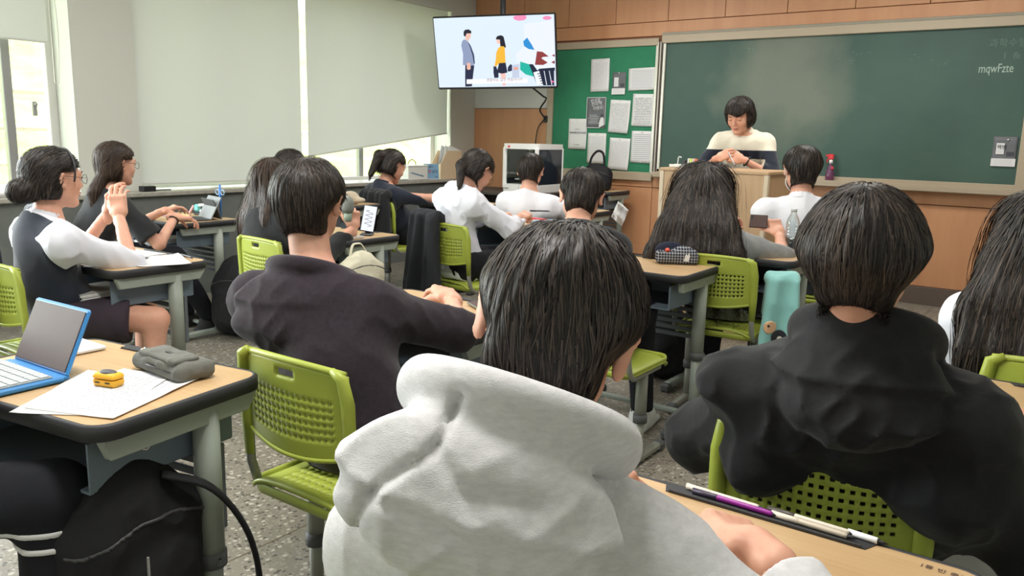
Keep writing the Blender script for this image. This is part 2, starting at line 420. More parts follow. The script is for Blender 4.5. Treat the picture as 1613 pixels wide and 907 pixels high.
def hood_fn(P, c, T, w=.16, hgt=.105, roll=0, dx=0., th=.07, zc=-.065, ring=(.105, .088, .030), seams=(), lip=.5, ridg=.010, back=-.10, tilt=.45, ro=(0, 0, 0)):
    q = (P - c) @ T @ roty(roll)
    qr = q - np.array(ro)
    rad = np.sqrt((qr[:, 0] / ring[0]) ** 2 + (qr[:, 1] / ring[1]) ** 2); dr = (rad - 1) * ring[1]; dz = qr[:, 2] - (.010 - tilt * qr[:, 1] * -1 * -1)
    R1 = np.sqrt(dr ** 2 + (dz * .75) ** 2) - ring[2]
    p = ell(q, (dx, back, zc), (w, th, hgt))
    l = ell(q, (dx * 1.2, back - .022, zc - hgt * .40), (w * .95, th * .85, hgt * .62))
    d = smin(p, l, .015)
    d = d - ridg * (ridge((q + .3) @ rotz(25) * (9, 5, 13)) ** 2 - .4) - ridg * .5 * (ridge((q + 1.3) @ roty(40) * (24, 9, 16)) ** 3 - .3)
    d = smin(d, R1, .022)
    for pts, dep, wd in seams:
        dist = np.full(len(P), 9.)
        for a, b in zip(pts[:-1], pts[1:]):
            a = np.array(a); b = np.array(b); ba = b - a; pa = q[:, [0, 2]] - a; h = np.clip(pa @ ba / (ba @ ba), 0, 1); dist = np.minimum(dist, np.linalg.norm(pa - h[:, None] * ba, axis=1))
        d = d + np.where(q[:, 1] < .01, dep * np.exp(-(dist / wd) ** 2), 0)
    return d
def person(label, xy, yaw, head, hrot=(0, 0, 0), hs=1.06, fem=False, seat=.46, standing=False, top=('tee', BLACKTEE), sleeve='short', pants=PANTS, skirt=None,
           hands=None, poles=None, curls=None, hair='short', hairopt={}, hairmat=None, h=.011, hh=.0055, hd=.005, nstr=900, strw=.003, sw=None, knees=None, ankles=None, feet=SHOEB, group=None,
           extras=None, hood=None, stops=None, side=0, over=(), bands=(), pbands=(), collar=False, shoulder_drop=.0, vest=None, loose=1.0, fold=.006, bare=False, handrot=None, socks=None, nbo=None, handscale=1., bendy=.035, detail=True, wide=1.):
    T = rotz(yaw); X, Y, Z = T[:, 0], T[:, 1], T[:, 2]
    base = np.array([xy[0], xy[1], 0.]); o = base
    root = empty('person', tuple(base), 0, label, 'person', group)
    Hd = np.asarray(head, float)
    HR = rotz(hrot[0]) @ rotx(hrot[1]) @ roty(hrot[2])
    pz = .93 if standing else seat + .085
    Pv = base + Z * pz
    nb = Hd + HR @ np.array([0, -.035, -.125]) * hs + np.array([0, 0, -.035]) if nbo is None else np.asarray(nbo, float)
    sp = nb - Pv; ch = Pv + sp * .72 - Y * .012; md = Pv + sp * .38 - Y * bendy
    sw = (.158 if fem else .176) * wide if sw is None else sw
    sx = {s: nb + X * s * sw + Z * (-.062 - shoulder_drop) - Y * .005 + nrm(sp) * 0 for s in (-1, 1)}
    k = 1.42
    def sq(P, c): # squash forward axis
        return P + np.outer((P - c) @ Y * (k - 1), Y)
    hands = hands or {}; poles = poles or {}; curls = curls or {}; handrot = handrot or {}
    arms = {}
    for s in (-1, 1):
        tgt = np.asarray(hands.get(s, Pv + X * s * .12 + Y * .38 + Z * (.22 if not standing else .05)), float)
        el = ik(sx[s], tgt, .285, .255, poles.get(s, X * s * .6 - Y * .4 - Z * .9)); arms[s] = (sx[s], el, tgt)
    legs = {}
    for s in (-1, 1):
        hp = Pv + X * s * .085 - Z * .01
        if standing: kn = hp + Z * -.44 + Y * .02; an = base + X * s * .10 + Z * .09
        else:
            kn = base + T @ np.array([s * .13, .42, 0]) + Z * (seat + .06) if not knees or s not in knees else np.asarray(knees[s], float)
            an = kn * (1, 1, 0) - Y * .04 + Z * .085 if not ankles or s not in ankles else np.asarray(ankles[s], float)
        legs[s] = (hp, kn, an)
    def torso(P, g=0.):
        r = 1.0 if not fem else .9
        c = md
        q = sq(P, c)
        m = lambda v: sq(np.asarray(v)[None], c)[0]
        d = cap(q, m(Pv), m(md), .158 * (1.02 if fem else 1) * wide + g, .135 * r * wide + g)
        d = smin(d, cap(q, m(md), m(ch), .135 * r * wide + g, .150 * r * wide + g), .06)
        d = smin(d, cap(q, m(sx[-1] - Z * .03), m(sx[1] - Z * .03), .050 + g), .10)
        for s in (-1, 1): d = smin(d, cap(P, nb - Z * .035 - Y * .01, sx[s] + Z * .004, .046 + g * .6, .036 + g * .8), .05)
        d = smin(d, cap(P, nb - Z * .07, nb + Z * .005, .075 + g, .055 + g * .5), .06)
        return d
    def arm(P, s, g0, g1, stop=1.):
        S, E, Wr = arms[s]
        d = cap(P, S - Z * .012, E, .043 + g0, .039 + g1)
        E2 = E + (Wr - E) * stop
        return smin(d, cap(P, E, E2, .039 + g1, (.039 + (.027 - .039) * stop) + g1 * .8), .02)
    def leg(P, s, g):
        a, b, c = legs[s]
        d = cap(P, a, b, .085 + g, .058 + g); return smin(d, cap(P, b, c, .055 + g, .036 + g), .03)
    # body: one continuous surface (torso, neck, arms, legs), head and hands refined
    def fneck(P): return cap(P, nb - Z * .03, Hd + HR @ np.array([0, -.022, -.055]) * hs, .056 if not fem else .049, .053 if not fem else .047)
    def fhead(P):
        q = (P - Hd) @ HR / hs
        return smin(head_fn(q, fem, detail) * hs, fneck(P), .02)
    def fbody(P):
        d = smin(torso(P, -.014), fneck(P), .03)
        for s in (-1, 1):
            d = smin(d, arm(P, s, -.006, -.004), .03); d = smin(d, leg(P, s, -.006), .03)
        return smax(d, P[:, 2] - (Hd[2] - .06 * hs) + 0 * d, .001) if False else d
    allp = [Pv, ch, nb, *[p for s in (-1, 1) for p in arms[s]], *[p for s in (-1, 1) for p in legs[s]]]
    lo, hi = bounds(allp, .2)
    Vs, Fs = [], []
    def put(V, F_):
        if len(V): Fs.append(F_ + sum(map(len, Vs))); Vs.append(V)
    put(*nets(fbody, lo, hi, .016))
    put(*nets(fhead, *bounds([Hd, nb], .15), hh))
    for s in (-1, 1):
        S, E, Wr = arms[s]; hv = nrm(Wr - E)
        if s in handrot: Yh, Zh = [nrm(v) for v in handrot[s]]; Zh = nrm(Zh - Yh * (Yh @ Zh))
        else: Yh = nrm(hv + (0, 0, -.1)); Zh = nrm(Z - Yh * (Yh @ Z))
        Xh = np.cross(Yh, Zh) * 1.
        # thumb side towards body midline when the palm faces down
        if s == 1: Xh = -Xh
        if s in handrot and len(handrot[s]) > 2: Xh = Xh * handrot[s][2]
        cu = curls.get(s, (25, 30, 20)); fn, l, u = hand_fn(Wr, Xh, Yh, Zh, (.93 if fem else 1.02) * handscale, cu)
        put(*nets(fn, l, u, hd))
    body = fastmesh('body', np.concatenate(Vs), np.concatenate(Fs), SKIN, root, o)
    # ---- garment
    kind, gm = top
    stop0 = {'short': 0., 'long': .93, 'half': .35}[sleeve]
    g0, g1 = {'tee': (.014, .014), 'hoodie': (.026, .022), 'shirt': (.018, .016), 'jacket': (.034, .030)}[kind]
    g0 *= loose; g1 *= loose
    ga = g0 * .62
    def fgar(P):
        d = torso(P, ga)
        for s in (-1, 1):
            S, E, Wr = arms[s]; stop = (stops or {}).get(s, stop0)
            if stop > 0:
                E2 = E + (Wr - E) * stop; ax = nrm(Wr - E)
                up_ = cap(P, S - Z * .012, E, .043 + g0, .039 + g1)
                a = cap(P, E, E2 + ax * .03, .039 + g1, (.039 + (.027 - .039) * stop) + g1 * .8)
                a = smax(a, (P - E2) @ ax - .012, .006)
                a = np.maximum(a, -cap(P, E2 - ax * .03, E2 + ax * .1, .032, .032))
                a = smin(up_, a, .02)
            else:
                ax = nrm(E - S); E2 = S + (E - S) * .80
                a = cap(P, S - Z * .012, E, .045 + g0, .053 + g1 + .008); a = smax(a, (P - E2) @ ax, .006)
                a = np.maximum(a, -cap(P, E2 - ax * .02, E2 + ax * .1, .050, .050))
            d = smin(d, a, .05)
        if side:
            for s in (-1, 1): d = smin(d, cap(P, sx[s] - Z * .14 - Y * .01, Pv + X * s * .15 + Z * .0, side, side * .95), .07)
        for oa, ob, orr in over: d = smin(d, cap(P, base + T @ np.array(oa), base + T @ np.array(ob), orr), .05)
        # waist hem and neckline
        up = nrm(sp)
        d = smax(d, -((P - Pv) @ Z + (.10 if not standing else .14)), .01)
        nk = nb + Z * (.010 if kind != 'shirt' else .016)
        d = smax(d, (P - nk) @ nrm(Z + Y * .55 * (0 if kind == 'x' else 1)) , .012)
        if fold:
            q = P - base
            n1 = ridge(q @ rotz(20) * (11, 11, 5.)) ** 2; n2 = ridge(q @ rotx(35) * (19, 19, 12.) + 7) ** 3
            d = d - fold * (n1 * 1.0 + n2 * .7 - .55)
        return d
    lo, hi = bounds([Pv, ch, nb, *[p for s in (-1, 1) for p in arms[s]]], .22)
    shirt_name = {'tee': 'shirt', 'hoodie': 'hoodie', 'shirt': 'shirt', 'jacket': 'jacket'}[kind]
    F_gar = fgar
    if extras and 'garment' in extras: F_gar = extras['garment'](fgar, locals())
    if hood is not None:
        f0 = F_gar
        hk = dict(hood); hb = hk.pop('blend', .010); hoff = hk.pop('off', (0, 0, 0))
        def F_gar(P): return smin(f0(P), hood_fn(P, nb + T @ np.array(hoff), T, **hk), hb)
    garment = sdf_obj(shirt_name, F_gar, lo, hi, h, gm, root, o)
    if kind == 'shirt' or collar:
        def fcol(P):
            q = (P - nb - Z * .006) @ T @ rotx(-18); rad = np.sqrt((q[:, 0] / 1.06) ** 2 + (q[:, 1] + .004) ** 2)
            d = np.abs(rad - (.066 - q[:, 2] * .45)) - .0045; d = smax(d, np.abs(q[:, 2] - .010) - .020, .004)
            return smax(d, q[:, 1] - .060 , .004)
        sdf_obj('collar', fcol, nb - .13, nb + .13, min(h, .006), gm, root, o)
    for nm_, bm, cond in bands:
        sdf_obj(nm_, lambda P: smax(F_gar(P) - .0028, cond(P), .001), lo, hi, h * .8, bm, root, o)
    if vest is not None:
        def fv(P):
            d = torso(P, ga + .010); d = smax(d, -((P - Pv) @ Z + .10), .01); d = smax(d, (P - nb + Z * .012) @ nrm(Z + Y * .8), .01)
            for s in (-1, 1): d = smax(d, ((P - sx[s]) @ X) * s + .008, .012)
            q = P - base; d = d - .004 * (ridge(q * (12, 12, 6.)) ** 2)
            return d
        sdf_obj('vest', fv, lo, hi, h, vest, root, o)
    # ---- trousers / skirt
    if skirt is None:
        def fp(P):
            d = smin(leg(P, -1, .014), leg(P, 1, .014), .02); d = smin(d, cap(sq(P, Pv), Pv - X * .03, Pv + X * .03, .15 * wide), .05)
            d = smax(d, np.minimum(P[:, 2] - Pv[2] - .07, .3 - (P - Pv) @ Y * 2.2 + 0) if not standing else P[:, 2] - Pv[2] - .07, .01)
            q = P - base; d = d - .007 * (ridge(q * (14, 14, 10.)) ** 2 - .4)
            for s in (-1, 1): d = smax(d, -((P - legs[s][2]) @ Z) , .006)
            return d
        for nm_, bm, cond in pbands: sdf_obj(nm_, lambda P: smax(fp(P) - .003, cond(P, legs), .001), *bounds([Pv, *[p for s in (-1, 1) for p in legs[s]]], .2), .006, bm, root, o)
        sdf_obj('trousers', fp, *bounds([Pv, *[p for s in (-1, 1) for p in legs[s]]], .2), max(h, .013), pants, root, o)
    else:
        def fs(P):
            d = None
            for s in (-1, 1):
                a, b, _ = legs[s]; c = cap(P, a, a + (b - a) * .72, .125, .098); d = c if d is None else smin(d, c, .09)
            d = smin(d, cap(sq(P, Pv), Pv - X * .03, Pv + X * .03, .155), .05); d = smax(d, P[:, 2] - Pv[2] - .06, .01)
            a = (legs[1][1] - legs[1][0]); ax = nrm(a); d = smax(d, (P - legs[1][0] - a * .70) @ ax, .008)
            q = (P - base) @ T; d = d - .006 * np.abs(np.sin(q[:, 0] * 55 + q[:, 1] * 12))
            return d
        sdf_obj('skirt', fs, *bounds([Pv, *[p for s in (-1, 1) for p in legs[s][:2]]], .22), max(h, .010), skirt, root, o)
    # ---- shoes
    for s in (-1, 1):
        an = legs[s][2]; f = nrm((Y + X * s * .12) * (1, 1, 0)); g = np.array([an[0], an[1], 0.]) + f * .0; rt = np.cross(f, Z)
        Ms = np.stack([rt, f, Z], 1)
        def fsh(P):
            q = (P - g) @ Ms
            d = ell(q, (0, .035, .030), (.045, .135, .052)); d = smin(d, cap(q, (0, -.03, .04), (0, -.03, .085), .044, .042), .03)
            d = smax(d, -cap(q, (0, -.03, .085), (0, -.03, .13), .034, .036), .006)
            sole = rbox(q, (0, .03, .014), (.046, .135, .014), .013); sole = smin(sole, ell(q, (0, .03, .012), (.05, .138, .014)), .004)
            return smax(smin(d, sole, .004), .001 - q[:, 2], .002)
        sdf_obj('shoe', fsh, *bounds([g - .17, g + .17 + Z * .0], .02), .009 if h > .006 else .006, feet, root, o)
    # ---- hair
    hm = hairmat or HAIR
    hf = {'short': hair_short, 'fem': hair_fem, 'bob': hair_bob}[hair]
    chains = hairopt.get('chains', [])
    def fhair(P):
        q = (P - Hd) @ HR / hs
        d = hf(q, hairopt) * hs
        for (a, b, ra, rb) in hairopt.get('balls', []):
            d = smin(d, cap(q, a, b, ra, rb) * hs, hairopt.get('bk', .012))
        for (pts, rs) in chains:
            for i in range(len(pts) - 1):
                a = np.asarray(pts[i], float); b = np.asarray(pts[i + 1], float)
                qq = P + np.outer((P - a) @ Y * .8, Y); 
                m = lambda v: v + Y * ((v - a) @ Y) * .8
                d = smin(d, cap(qq, m(a), m(b), rs[i], rs[i + 1]), .03)
        if chains: d = d - .006 * (ridge((P - base) @ T * (34, 20, 2.2)) - .5) - .004 * (ridge((P - base) @ T * (80, 40, 4.)) - .5)
        return d
    hp = [Hd - .12 * hs, Hd + .14 * hs]
    for (a, b, ra, rb) in hairopt.get('balls', []): hp += [Hd + HR @ np.array(a) * hs - ra, Hd + HR @ np.array(a) * hs + ra, Hd + HR @ np.array(b) * hs - rb, Hd + HR @ np.array(b) * hs + rb]
    for pts, rs in chains: hp += [np.asarray(p) - r for p, r in zip(pts, rs)] + [np.asarray(p) + r for p, r in zip(pts, rs)]
    V, Fh = nets(fhair, *bounds(hp, .02), hh * 1.1)
    keep = np.random.default_rng(3).random(len(V)) * .35
    whorl = Hd + HR @ np.array(hairopt.get('whorl', (.0, -.05, .13))) * hs; hx, hy, hz = HR[:, 0], HR[:, 1], HR[:, 2]
    grav = hairopt.get('grav', .35)
    def dirf(P):
        v = P - whorl; v /= np.linalg.norm(v, axis=1, keepdims=True) + 1e-9
        low = np.clip((Hd[2] + .02 - P[:, 2]) / .1, 0, 1)[:, None]
        return v * (1 - low * .6) + np.array([0, 0, -1.]) * (grav + low * .8) + hairopt.get('comb', 0) * hx
    if nstr:
        A, B, sh = strands(fhair, V, nstr, hairopt.get('len', .07), dirf, strw, seg=hairopt.get('seg', 6), lift=hairopt.get('lift', .003), seed=len(bpy.data.objects))
        allV = np.concatenate([V, A]); allF = np.concatenate([Fh, B + len(V)]); at = np.concatenate([keep, sh])
    else: allV, allF, at = V, Fh, keep
    fastmesh('hair', allV, allF, hm, root, o, attr=at)
    # ---- face details
    if detail:
        def W_(v): return tuple(Hd + HR @ np.array(v) * hs - o)
        g = G()
        for s in (-1, 1): g.tube([W_((s * .016, .093, .0225)), W_((s * .030, .0945, .0265)), W_((s * .046, .082, .023))], [.0022, .0026, .0012], 6)
        g.obj('eyebrows', DARK, root, True)
        g = G()
        for s in (-1, 1): g.tube([W_((s * .018, .0885, -.001)), W_((s * .025, .0915, .0025)), W_((s * .032, .0925, .003)), W_((s * .040, .0885, .0015)), W_((s * .045, .083, -.001))], .0012, 6)
        g.obj('eyelashes', DARK, root, True)
        g = G(); g.tube([W_((-.018, .0925, -.0585)), W_((-.006, .0965, -.0555)), W_((.006, .0965, -.0555)), W_((.018, .0925, -.0585))], [.001, .0032, .0032, .001], 6)
        g.tube([W_((-.015, .093, -.064)), W_((0, .0955, -.066)), W_((.015, .093, -.064))], [.001, .0036, .001], 6); g.obj('lips', LIP, root, True)
    return dict(root=root, Hd=Hd, HR=HR, hs=hs, nb=nb, T=T, X=X, Y=Y, Z=Z, Pv=Pv, arms=arms, o=o, sx=sx, legs=legs)
GLASS_F = mat('glasses_frame', RGB(60, 58, 58), .3, metal=.6)
def glasses(p, m=GLASS_F):
    def W_(v): return np.array(p['Hd']) + p['HR'] @ np.array(v) * p['hs'] - p['o']
    g = G()
    for s in (-1, 1):
        g.tube([W_((s * .033 + .020 * math.cos(t), .106 - .006 * abs(math.cos(t)), -.002 + .018 * math.sin(t))) for t in np.linspace(0, 2 * math.pi, 17)[:-1]], .0012, 6, closed=True)
        g.tube([W_((s * .053, .100, .004)), W_((s * .078, .06, .006)), W_((s * .084, -.005, .012))], .0011, 6)
    g.tube([W_((-.013, .106, .002)), W_((0, .110, .005)), W_((.013, .106, .002))], .0011, 6)
    return g.obj('glasses', m, p['root'], True)
# ---------------------------------------------------------------- structure
WX = -5.887; WY = 7.45; CZ = 2.85; RX = 1.9; BY = -1.6
ORANGE = mat('wood_panel_orange', RGB(196, 144, 104), .5, var=(2.2, RGB(184, 130, 92)), stretch=(3, 3, .35), bump=(30, .08, .001))
ORANGED = mat('wood_panel_groove', RGB(120, 74, 48), .7)
PAINT = mat('wall_paint', RGB(206, 206, 200), .8, bump=(90, .15, .001))
PILLAR = mat('pillar_paint', RGB(205, 206, 198), .8, bump=(70, .15, .001))
SILLM = mat('sill_stone', RGB(170, 166, 156), .45, var=(30, RGB(150, 147, 138)))
UNDER = mat('under_sill_paint', RGB(112, 116, 112), .7, var=(6, RGB(98, 102, 99)))
BASEM = mat('baseboard_brown', RGB(92, 78, 70), .6)
CEIL = mat('ceiling_board', RGB(225, 224, 218), .9, bump=(60, .2, .001))
def terrazzo():
    m = mat('terrazzo', RGB(120, 114, 102), .32, spec=.4); nt = m.node_tree; N = nt.nodes; L = nt.links; p = N['Principled BSDF']
    tc = N.new('ShaderNodeTexCoord'); prev = None
    def layer(scale, thr, col, prev, seed):
        v = N.new('ShaderNodeTexVoronoi'); v.inputs['Scale'].default_value = scale; mp = N.new('ShaderNodeMapping'); mp.inputs['Location'].default_value = (seed, seed * 2, 0)
        L.new(tc.outputs['Object'], mp.inputs[0]); L.new(mp.outputs[0], v.inputs[0])
        # random chips: keep the cells whose colour passes a threshold, and only near their centre
        sep = N.new('ShaderNodeSeparateColor'); L.new(v.outputs['Color'], sep.inputs[0])
        a = N.new('ShaderNodeMath'); a.operation = 'LESS_THAN'; a.inputs[1].default_value = thr; L.new(sep.outputs[0], a.inputs[0])
        d = N.new('ShaderNodeMath'); d.operation = 'LESS_THAN'; d.inputs[1].default_value = .46; L.new(v.outputs['Distance'], d.inputs[0])
        mu = N.new('ShaderNodeMath'); mu.operation = 'MULTIPLY'; L.new(a.outputs[0], mu.inputs[0]); L.new(d.outputs[0], mu.inputs[1])
        mx = N.new('ShaderNodeMix'); mx.data_type = 'RGBA'; L.new(mu.outputs[0], mx.inputs[0]); L.new(prev, mx.inputs[6]); mx.inputs[7].default_value = col
        return mx.outputs[2]
    nz = N.new('ShaderNodeTexNoise'); nz.inputs['Scale'].default_value = 1.3; L.new(tc.outputs['Object'], nz.inputs[0])
    r = N.new('ShaderNodeValToRGB'); L.new(nz.outputs[0], r.inputs[0]); r.color_ramp.elements[0].color = RGB(116, 110, 99); r.color_ramp.elements[1].color = RGB(134, 128, 116)
    c = layer(95, .4, RGB(146, 141, 129), r.outputs[0], 1.3)
    c = layer(70, .25, RGB(78, 74, 68), c, 7.1); c = layer(55, .2, RGB(176, 171, 158), c, 3.7)
    L.new(c, p.inputs['Base Color'])
    n3 = N.new('ShaderNodeTexNoise'); n3.inputs['Scale'].default_value = 5; L.new(tc.outputs['Object'], n3.inputs[0])
    mr = N.new('ShaderNodeMapRange'); mr.inputs[3].default_value = .22; mr.inputs[4].default_value = .42; L.new(n3.outputs[0], mr.inputs[0]); L.new(mr.outputs[0], p.inputs['Roughness'])
    return m
TERR = terrazzo()
def struct(o, **k): return tag(o, kind='structure', **k)
fl = struct(G().box(((WX + RX) / 2, (BY + WY) / 2, -.05), (RX - WX + .5, WY - BY + .4, .1)).obj('floor', TERR))
STRIP = mat('brass_divider', RGB(120, 108, 84), .45, metal=.3)
for xx in np.arange(-5.2, 1.9, 1.06):
    G().box((xx, (BY + WY) / 2, .0004), (.004, WY - BY, .001)).obj('divider_strip', STRIP, fl)
for yy in np.arange(-1.1, 7.4, 1.06):
    G().box(((WX + RX) / 2, yy, .0004), (RX - WX, .004, .001)).obj('divider_strip', STRIP, fl)
ce = struct(G().box(((WX + RX) / 2, (BY + WY) / 2, CZ + .05), (RX - WX + .5, WY - BY + .4, .1)).obj('ceiling', CEIL))
struct(G().box((RX + .06, (BY + WY) / 2, CZ / 2), (.12, WY - BY, CZ)).obj('wall_right', PAINT))
struct(G().box(((WX + RX) / 2, BY - .06, CZ / 2), (RX - WX, .12, CZ)).obj('wall_back', PAINT))
wf = struct(G().box(((WX + RX) / 2, WY + .08, CZ / 2), (RX - WX + .3, .12, CZ)).obj('wall_front', ORANGED))
def panel(x0, x1, z0, z1, m=ORANGE, t=.018):
    g = G().box(((x0 + x1) / 2, WY + .02 - t / 2 + .0, (z0 + z1) / 2), (x1 - x0 - .005, t + .02, z1 - z0 - .006), b=.002); return g.obj('panel', m, wf)
xs = [-5.887, -5.22, -4.655, -4.10, -3.53, -2.96, -2.39, -1.82, -1.25, -.68, -.11, .46, 1.03, 1.6, 1.9]
for a, b in zip(xs[:-1], xs[1:]):
    panel(a, b, 2.435, 2.85)
panel(-5.887, 1.9, 2.30, 2.435)
for a, b in ((-5.887, -4.82), (-4.82, -3.6), (-3.6, -1.6), (-1.6, .4), (.4, 1.9)):
    if a < -5: panel(a, b, .15, 1.612)
    else: panel(a, b, .15, .835); panel(a, b, .835, 1.0)
panel(-.42, 1.9, 1.0, 2.30); panel(-5.887, -4.82, 1.612, 2.30, PAINT); panel(-4.82, -.42, 1.0, 2.30, ORANGED)
struct(G().box(((WX + RX) / 2, WY - .008, .075), (RX - WX, .03, .15), b=.003).obj('baseboard_front', BASEM))
# left wall with sill, pillars, windows
wl = struct(G().box((WX - .095, (BY + WY) / 2, .40), (.49, WY - BY, .80)).obj('wall_left', UNDER))
def lw(y0, y1, z0, z1, m=PILLAR, x0=WX - .34, x1=WX): return G().box(((x0 + x1) / 2, (y0 + y1) / 2, (z0 + z1) / 2), (x1 - x0, y1 - y0, z1 - z0)).obj('pillar', m, wl)
lw(2.92, 3.385, .78, CZ); lw(7.02, WY, .78, CZ, PILLAR); lw(BY, -1.2, .78, CZ); lw(-1.2, 2.92, 2.62, CZ, PILLAR); lw(3.385, 7.02, 2.62, CZ, PILLAR)
struct(G().box((WX - .0415, (BY + WY) / 2, .8185), (.457, WY - BY, .035), b=.006).obj('trim_1', SILLM))
FRAME = mat('aluminium_frame', RGB(150, 150, 150), .45, metal=.5)
FRAMEW = mat('white_window_frame', RGB(205, 203, 200), .5)
GLASS = bpy.data.materials.new('window_glass'); GLASS.use_nodes = True
_n = GLASS.node_tree; _n.nodes.clear(); _o = _n.nodes.new('ShaderNodeOutputMaterial'); _t = _n.nodes.new('ShaderNodeBsdfTransparent'); _g = _n.nodes.new('ShaderNodeBsdfGlossy'); _m = _n.nodes.new('ShaderNodeMixShader')
_t.inputs[0].default_value = (.93, .96, .94, 1); _g.inputs['Roughness'].default_value = .02; _m.inputs[0].default_value = .06
_n.links.new(_t.outputs[0], _m.inputs[1]); _n.links.new(_g.outputs[0], _m.inputs[2]); _n.links.new(_m.outputs[0], _o.inputs[0])
def window(nm, y0, y1, z0, z1, mull, x=WX - .27):
    w = empty(nm, (x, (y0 + y1) / 2, z0), kind='structure'); off = np.array([x, (y0 + y1) / 2, z0])
    def bar(ya, yb, za, zb, n='frame', m=FRAMEW, d=.06): G().box((0, (ya + yb) / 2 - off[1], (za + zb) / 2 - off[2]), (d, yb - ya, zb - za), b=.004).obj(n, m, w)
    bar(y0, y1, z0, z0 + .05); bar(y0, y1, z1 - .05, z1); bar(y0, y0 + .06, z0 + .05, z1 - .05); bar(y1 - .06, y1, z0 + .05, z1 - .05)
    e = [y0 + .06] + mull + [y1 - .06]
    for q in mull: bar(q - .03, q + .03, z0 + .05, z1 - .05, 'mullion', FRAME, .05)
    for a, b in zip(e[:-1], e[1:]):
        G().box((-.01, (a + b) / 2 - off[1], (z0 + z1) / 2 - off[2]), (.006, b - a - .02, z1 - z0 - .08)).obj('pane', GLASS, w)
    return w
window('window_1', -1.2, 2.92, .82, 2.62, [-.2, .8, 1.75, 2.60])
window('window_2', 3.385, 7.02, .82, 2.62, [4.20, 5.0, 5.9])
# sash handle on far left frame
tag(G().box((0, 0, 0), (.02, .03, .10), b=.005).box((.02, 0, .03), (.03, .018, .018), b=.004).obj('window_latch', FRAME, None, loc=(WX - .22, 2.75, 1.42)), 'small grey latch on the white frame of the open window at far left', 'latch')
# outside: grass bank, railing, ground
GRASS = mat('sunlit_grass', RGB(216, 222, 128), .9, var=(1.2, RGB(190, 204, 96)), bump=(14, .5, .05))
gg = struct(mk('ground_outside', [(-40, -20, -.2), (-6.4, -20, -.2), (-6.4, 30, -.2), (-40, 30, -.2)], [(0, 1, 2, 3)], mat('pale_paving', RGB(205, 200, 186), .9, var=(2, RGB(185, 180, 168)))))
V = []; Fq = []
nx, ny = 30, 40
for i in range(nx + 1):
    for j in range(ny + 1):
        x = -9 - i * .45; y = -12 + j * .85; V.append((x, y, -.2 + max(0, (i / nx)) * 5.2 + .18 * math.sin(x * 1.3 + y) + .15 * math.sin(y * 1.7)))
for i in range(nx):
    for j in range(ny): a = i * (ny + 1) + j; Fq.append((a, a + 1, a + ny + 2, a + ny + 1))
tag(mk('grass_bank', V, Fq, GRASS, smooth=True), 'bright sunlit grassy bank seen outside through the open window', 'grass', kind='stuff')
g = empty('railing', (-8.2, 2.5, 0), 0, 'pale horizontal rail fence outside the open window at far left', 'railing')
RAIL = mat('rail_paint', RGB(200, 186, 170), .6)
for zz in (.55, .95, 1.28, 1.62): G().tube([(0, -7, zz), (0, 6, zz)], .028, 8).obj('rail', RAIL, g)
for yy in (-6, -3, 0, 3): G().tube([(0, yy, -.2), (0, yy, 1.66)], .03, 8).obj('post', RAIL, g)
# blinds
BL = bpy.data.materials.new('blind_fabric'); BL.use_nodes = True; _n = BL.node_tree; _p = _n.nodes['Principled BSDF']; _o = _n.nodes['Material Output']
_p.inputs['Base Color'].default_value = RGB(194, 196, 192); _p.inputs['Roughness'].default_value = .9
_t = _n.nodes.new('ShaderNodeBsdfTranslucent'); _t.inputs[0].default_value = (.080, .083, .081, 1); _a = _n.nodes.new('ShaderNodeAddShader')
_n.links.new(_p.outputs[0], _a.inputs[0]); _n.links.new(_t.outputs[0], _a.inputs[1]); _n.links.new(_a.outputs[0], _o.inputs[0])
_b = _n.nodes.new('ShaderNodeBump'); _z = _n.nodes.new('ShaderNodeTexNoise'); _z.inputs['Scale'].default_value = 400; _c = _n.nodes.new('ShaderNodeTexCoord')
_n.links.new(_c.outputs['Object'], _z.inputs[0]); _n.links.new(_z.outputs[0], _b.inputs['Height']); _b.inputs['Strength'].default_value = .15; _b.inputs['Distance'].default_value = .001; _n.links.new(_b.outputs[0], _p.inputs['Normal'])
BAR = mat('blind_bar', RGB(205, 206, 200), .5)
def blind(y0, y1, zb0, zb1, label, x=WX - .035, chain=None, ztop=2.84):
    r = empty('roller_blind', (x, (y0 + y1) / 2, zb0), 0, label, 'blind', 'roller blinds on the window wall'); oy = (y0 + y1) / 2
    V = []; Fq = []; ny, nz = 26, 14
    for i in range(ny + 1):
        for j in range(nz + 1):
            u = i / ny; w = j / nz; y = y0 + (y1 - y0) * u; zb = zb0 + (zb1 - zb0) * u; V.append((.004 * math.sin(u * 9) * (1 - w) + .002 * math.sin(w * 7 + u * 4), y - oy, zb + (ztop - zb) * w - zb0))
    for i in range(ny):
        for j in range(nz): a = i * (nz + 1) + j; Fq.append((a, a + 1, a + nz + 2, a + nz + 1))
    mk('fabric', V, Fq, BL, r, True)
    G().tube([(0, y0 - oy, 0), (0, y1 - oy, zb1 - zb0)], .009, 8).obj('bottom_bar', BAR, r)
    G().tube([(-.02, y0 - oy, ztop - zb0 - .03), (-.02, y1 - oy, ztop - zb0 - .03)], .032, 12).obj('roller', BAR, r)
    if chain:
        yc, z1, z2 = chain
        g = G(); pts = [(.03, yc - oy, z1 - zb0 + (z2 - z1) * t) for t in np.linspace(0, 1, 10)]
        pts2 = [(.03, yc - oy + .025 + .02 * math.sin(t * 3.14), z2 - zb0 + (z1 - z2) * t) for t in np.linspace(0, 1, 10)]
        lowp = [(.03, yc - oy + .012, z2 - zb0 - .015)]
        g.tube(pts + lowp + pts2, .0035, 6); g.obj('chain', mat('chain_white', RGB(215, 215, 205), .4), r)
    return r
blind(.9, 2.79, 1.865, 1.865, 'short grey roller blind raised above the open window at far left', chain=(2.80, 2.3, 1.60))
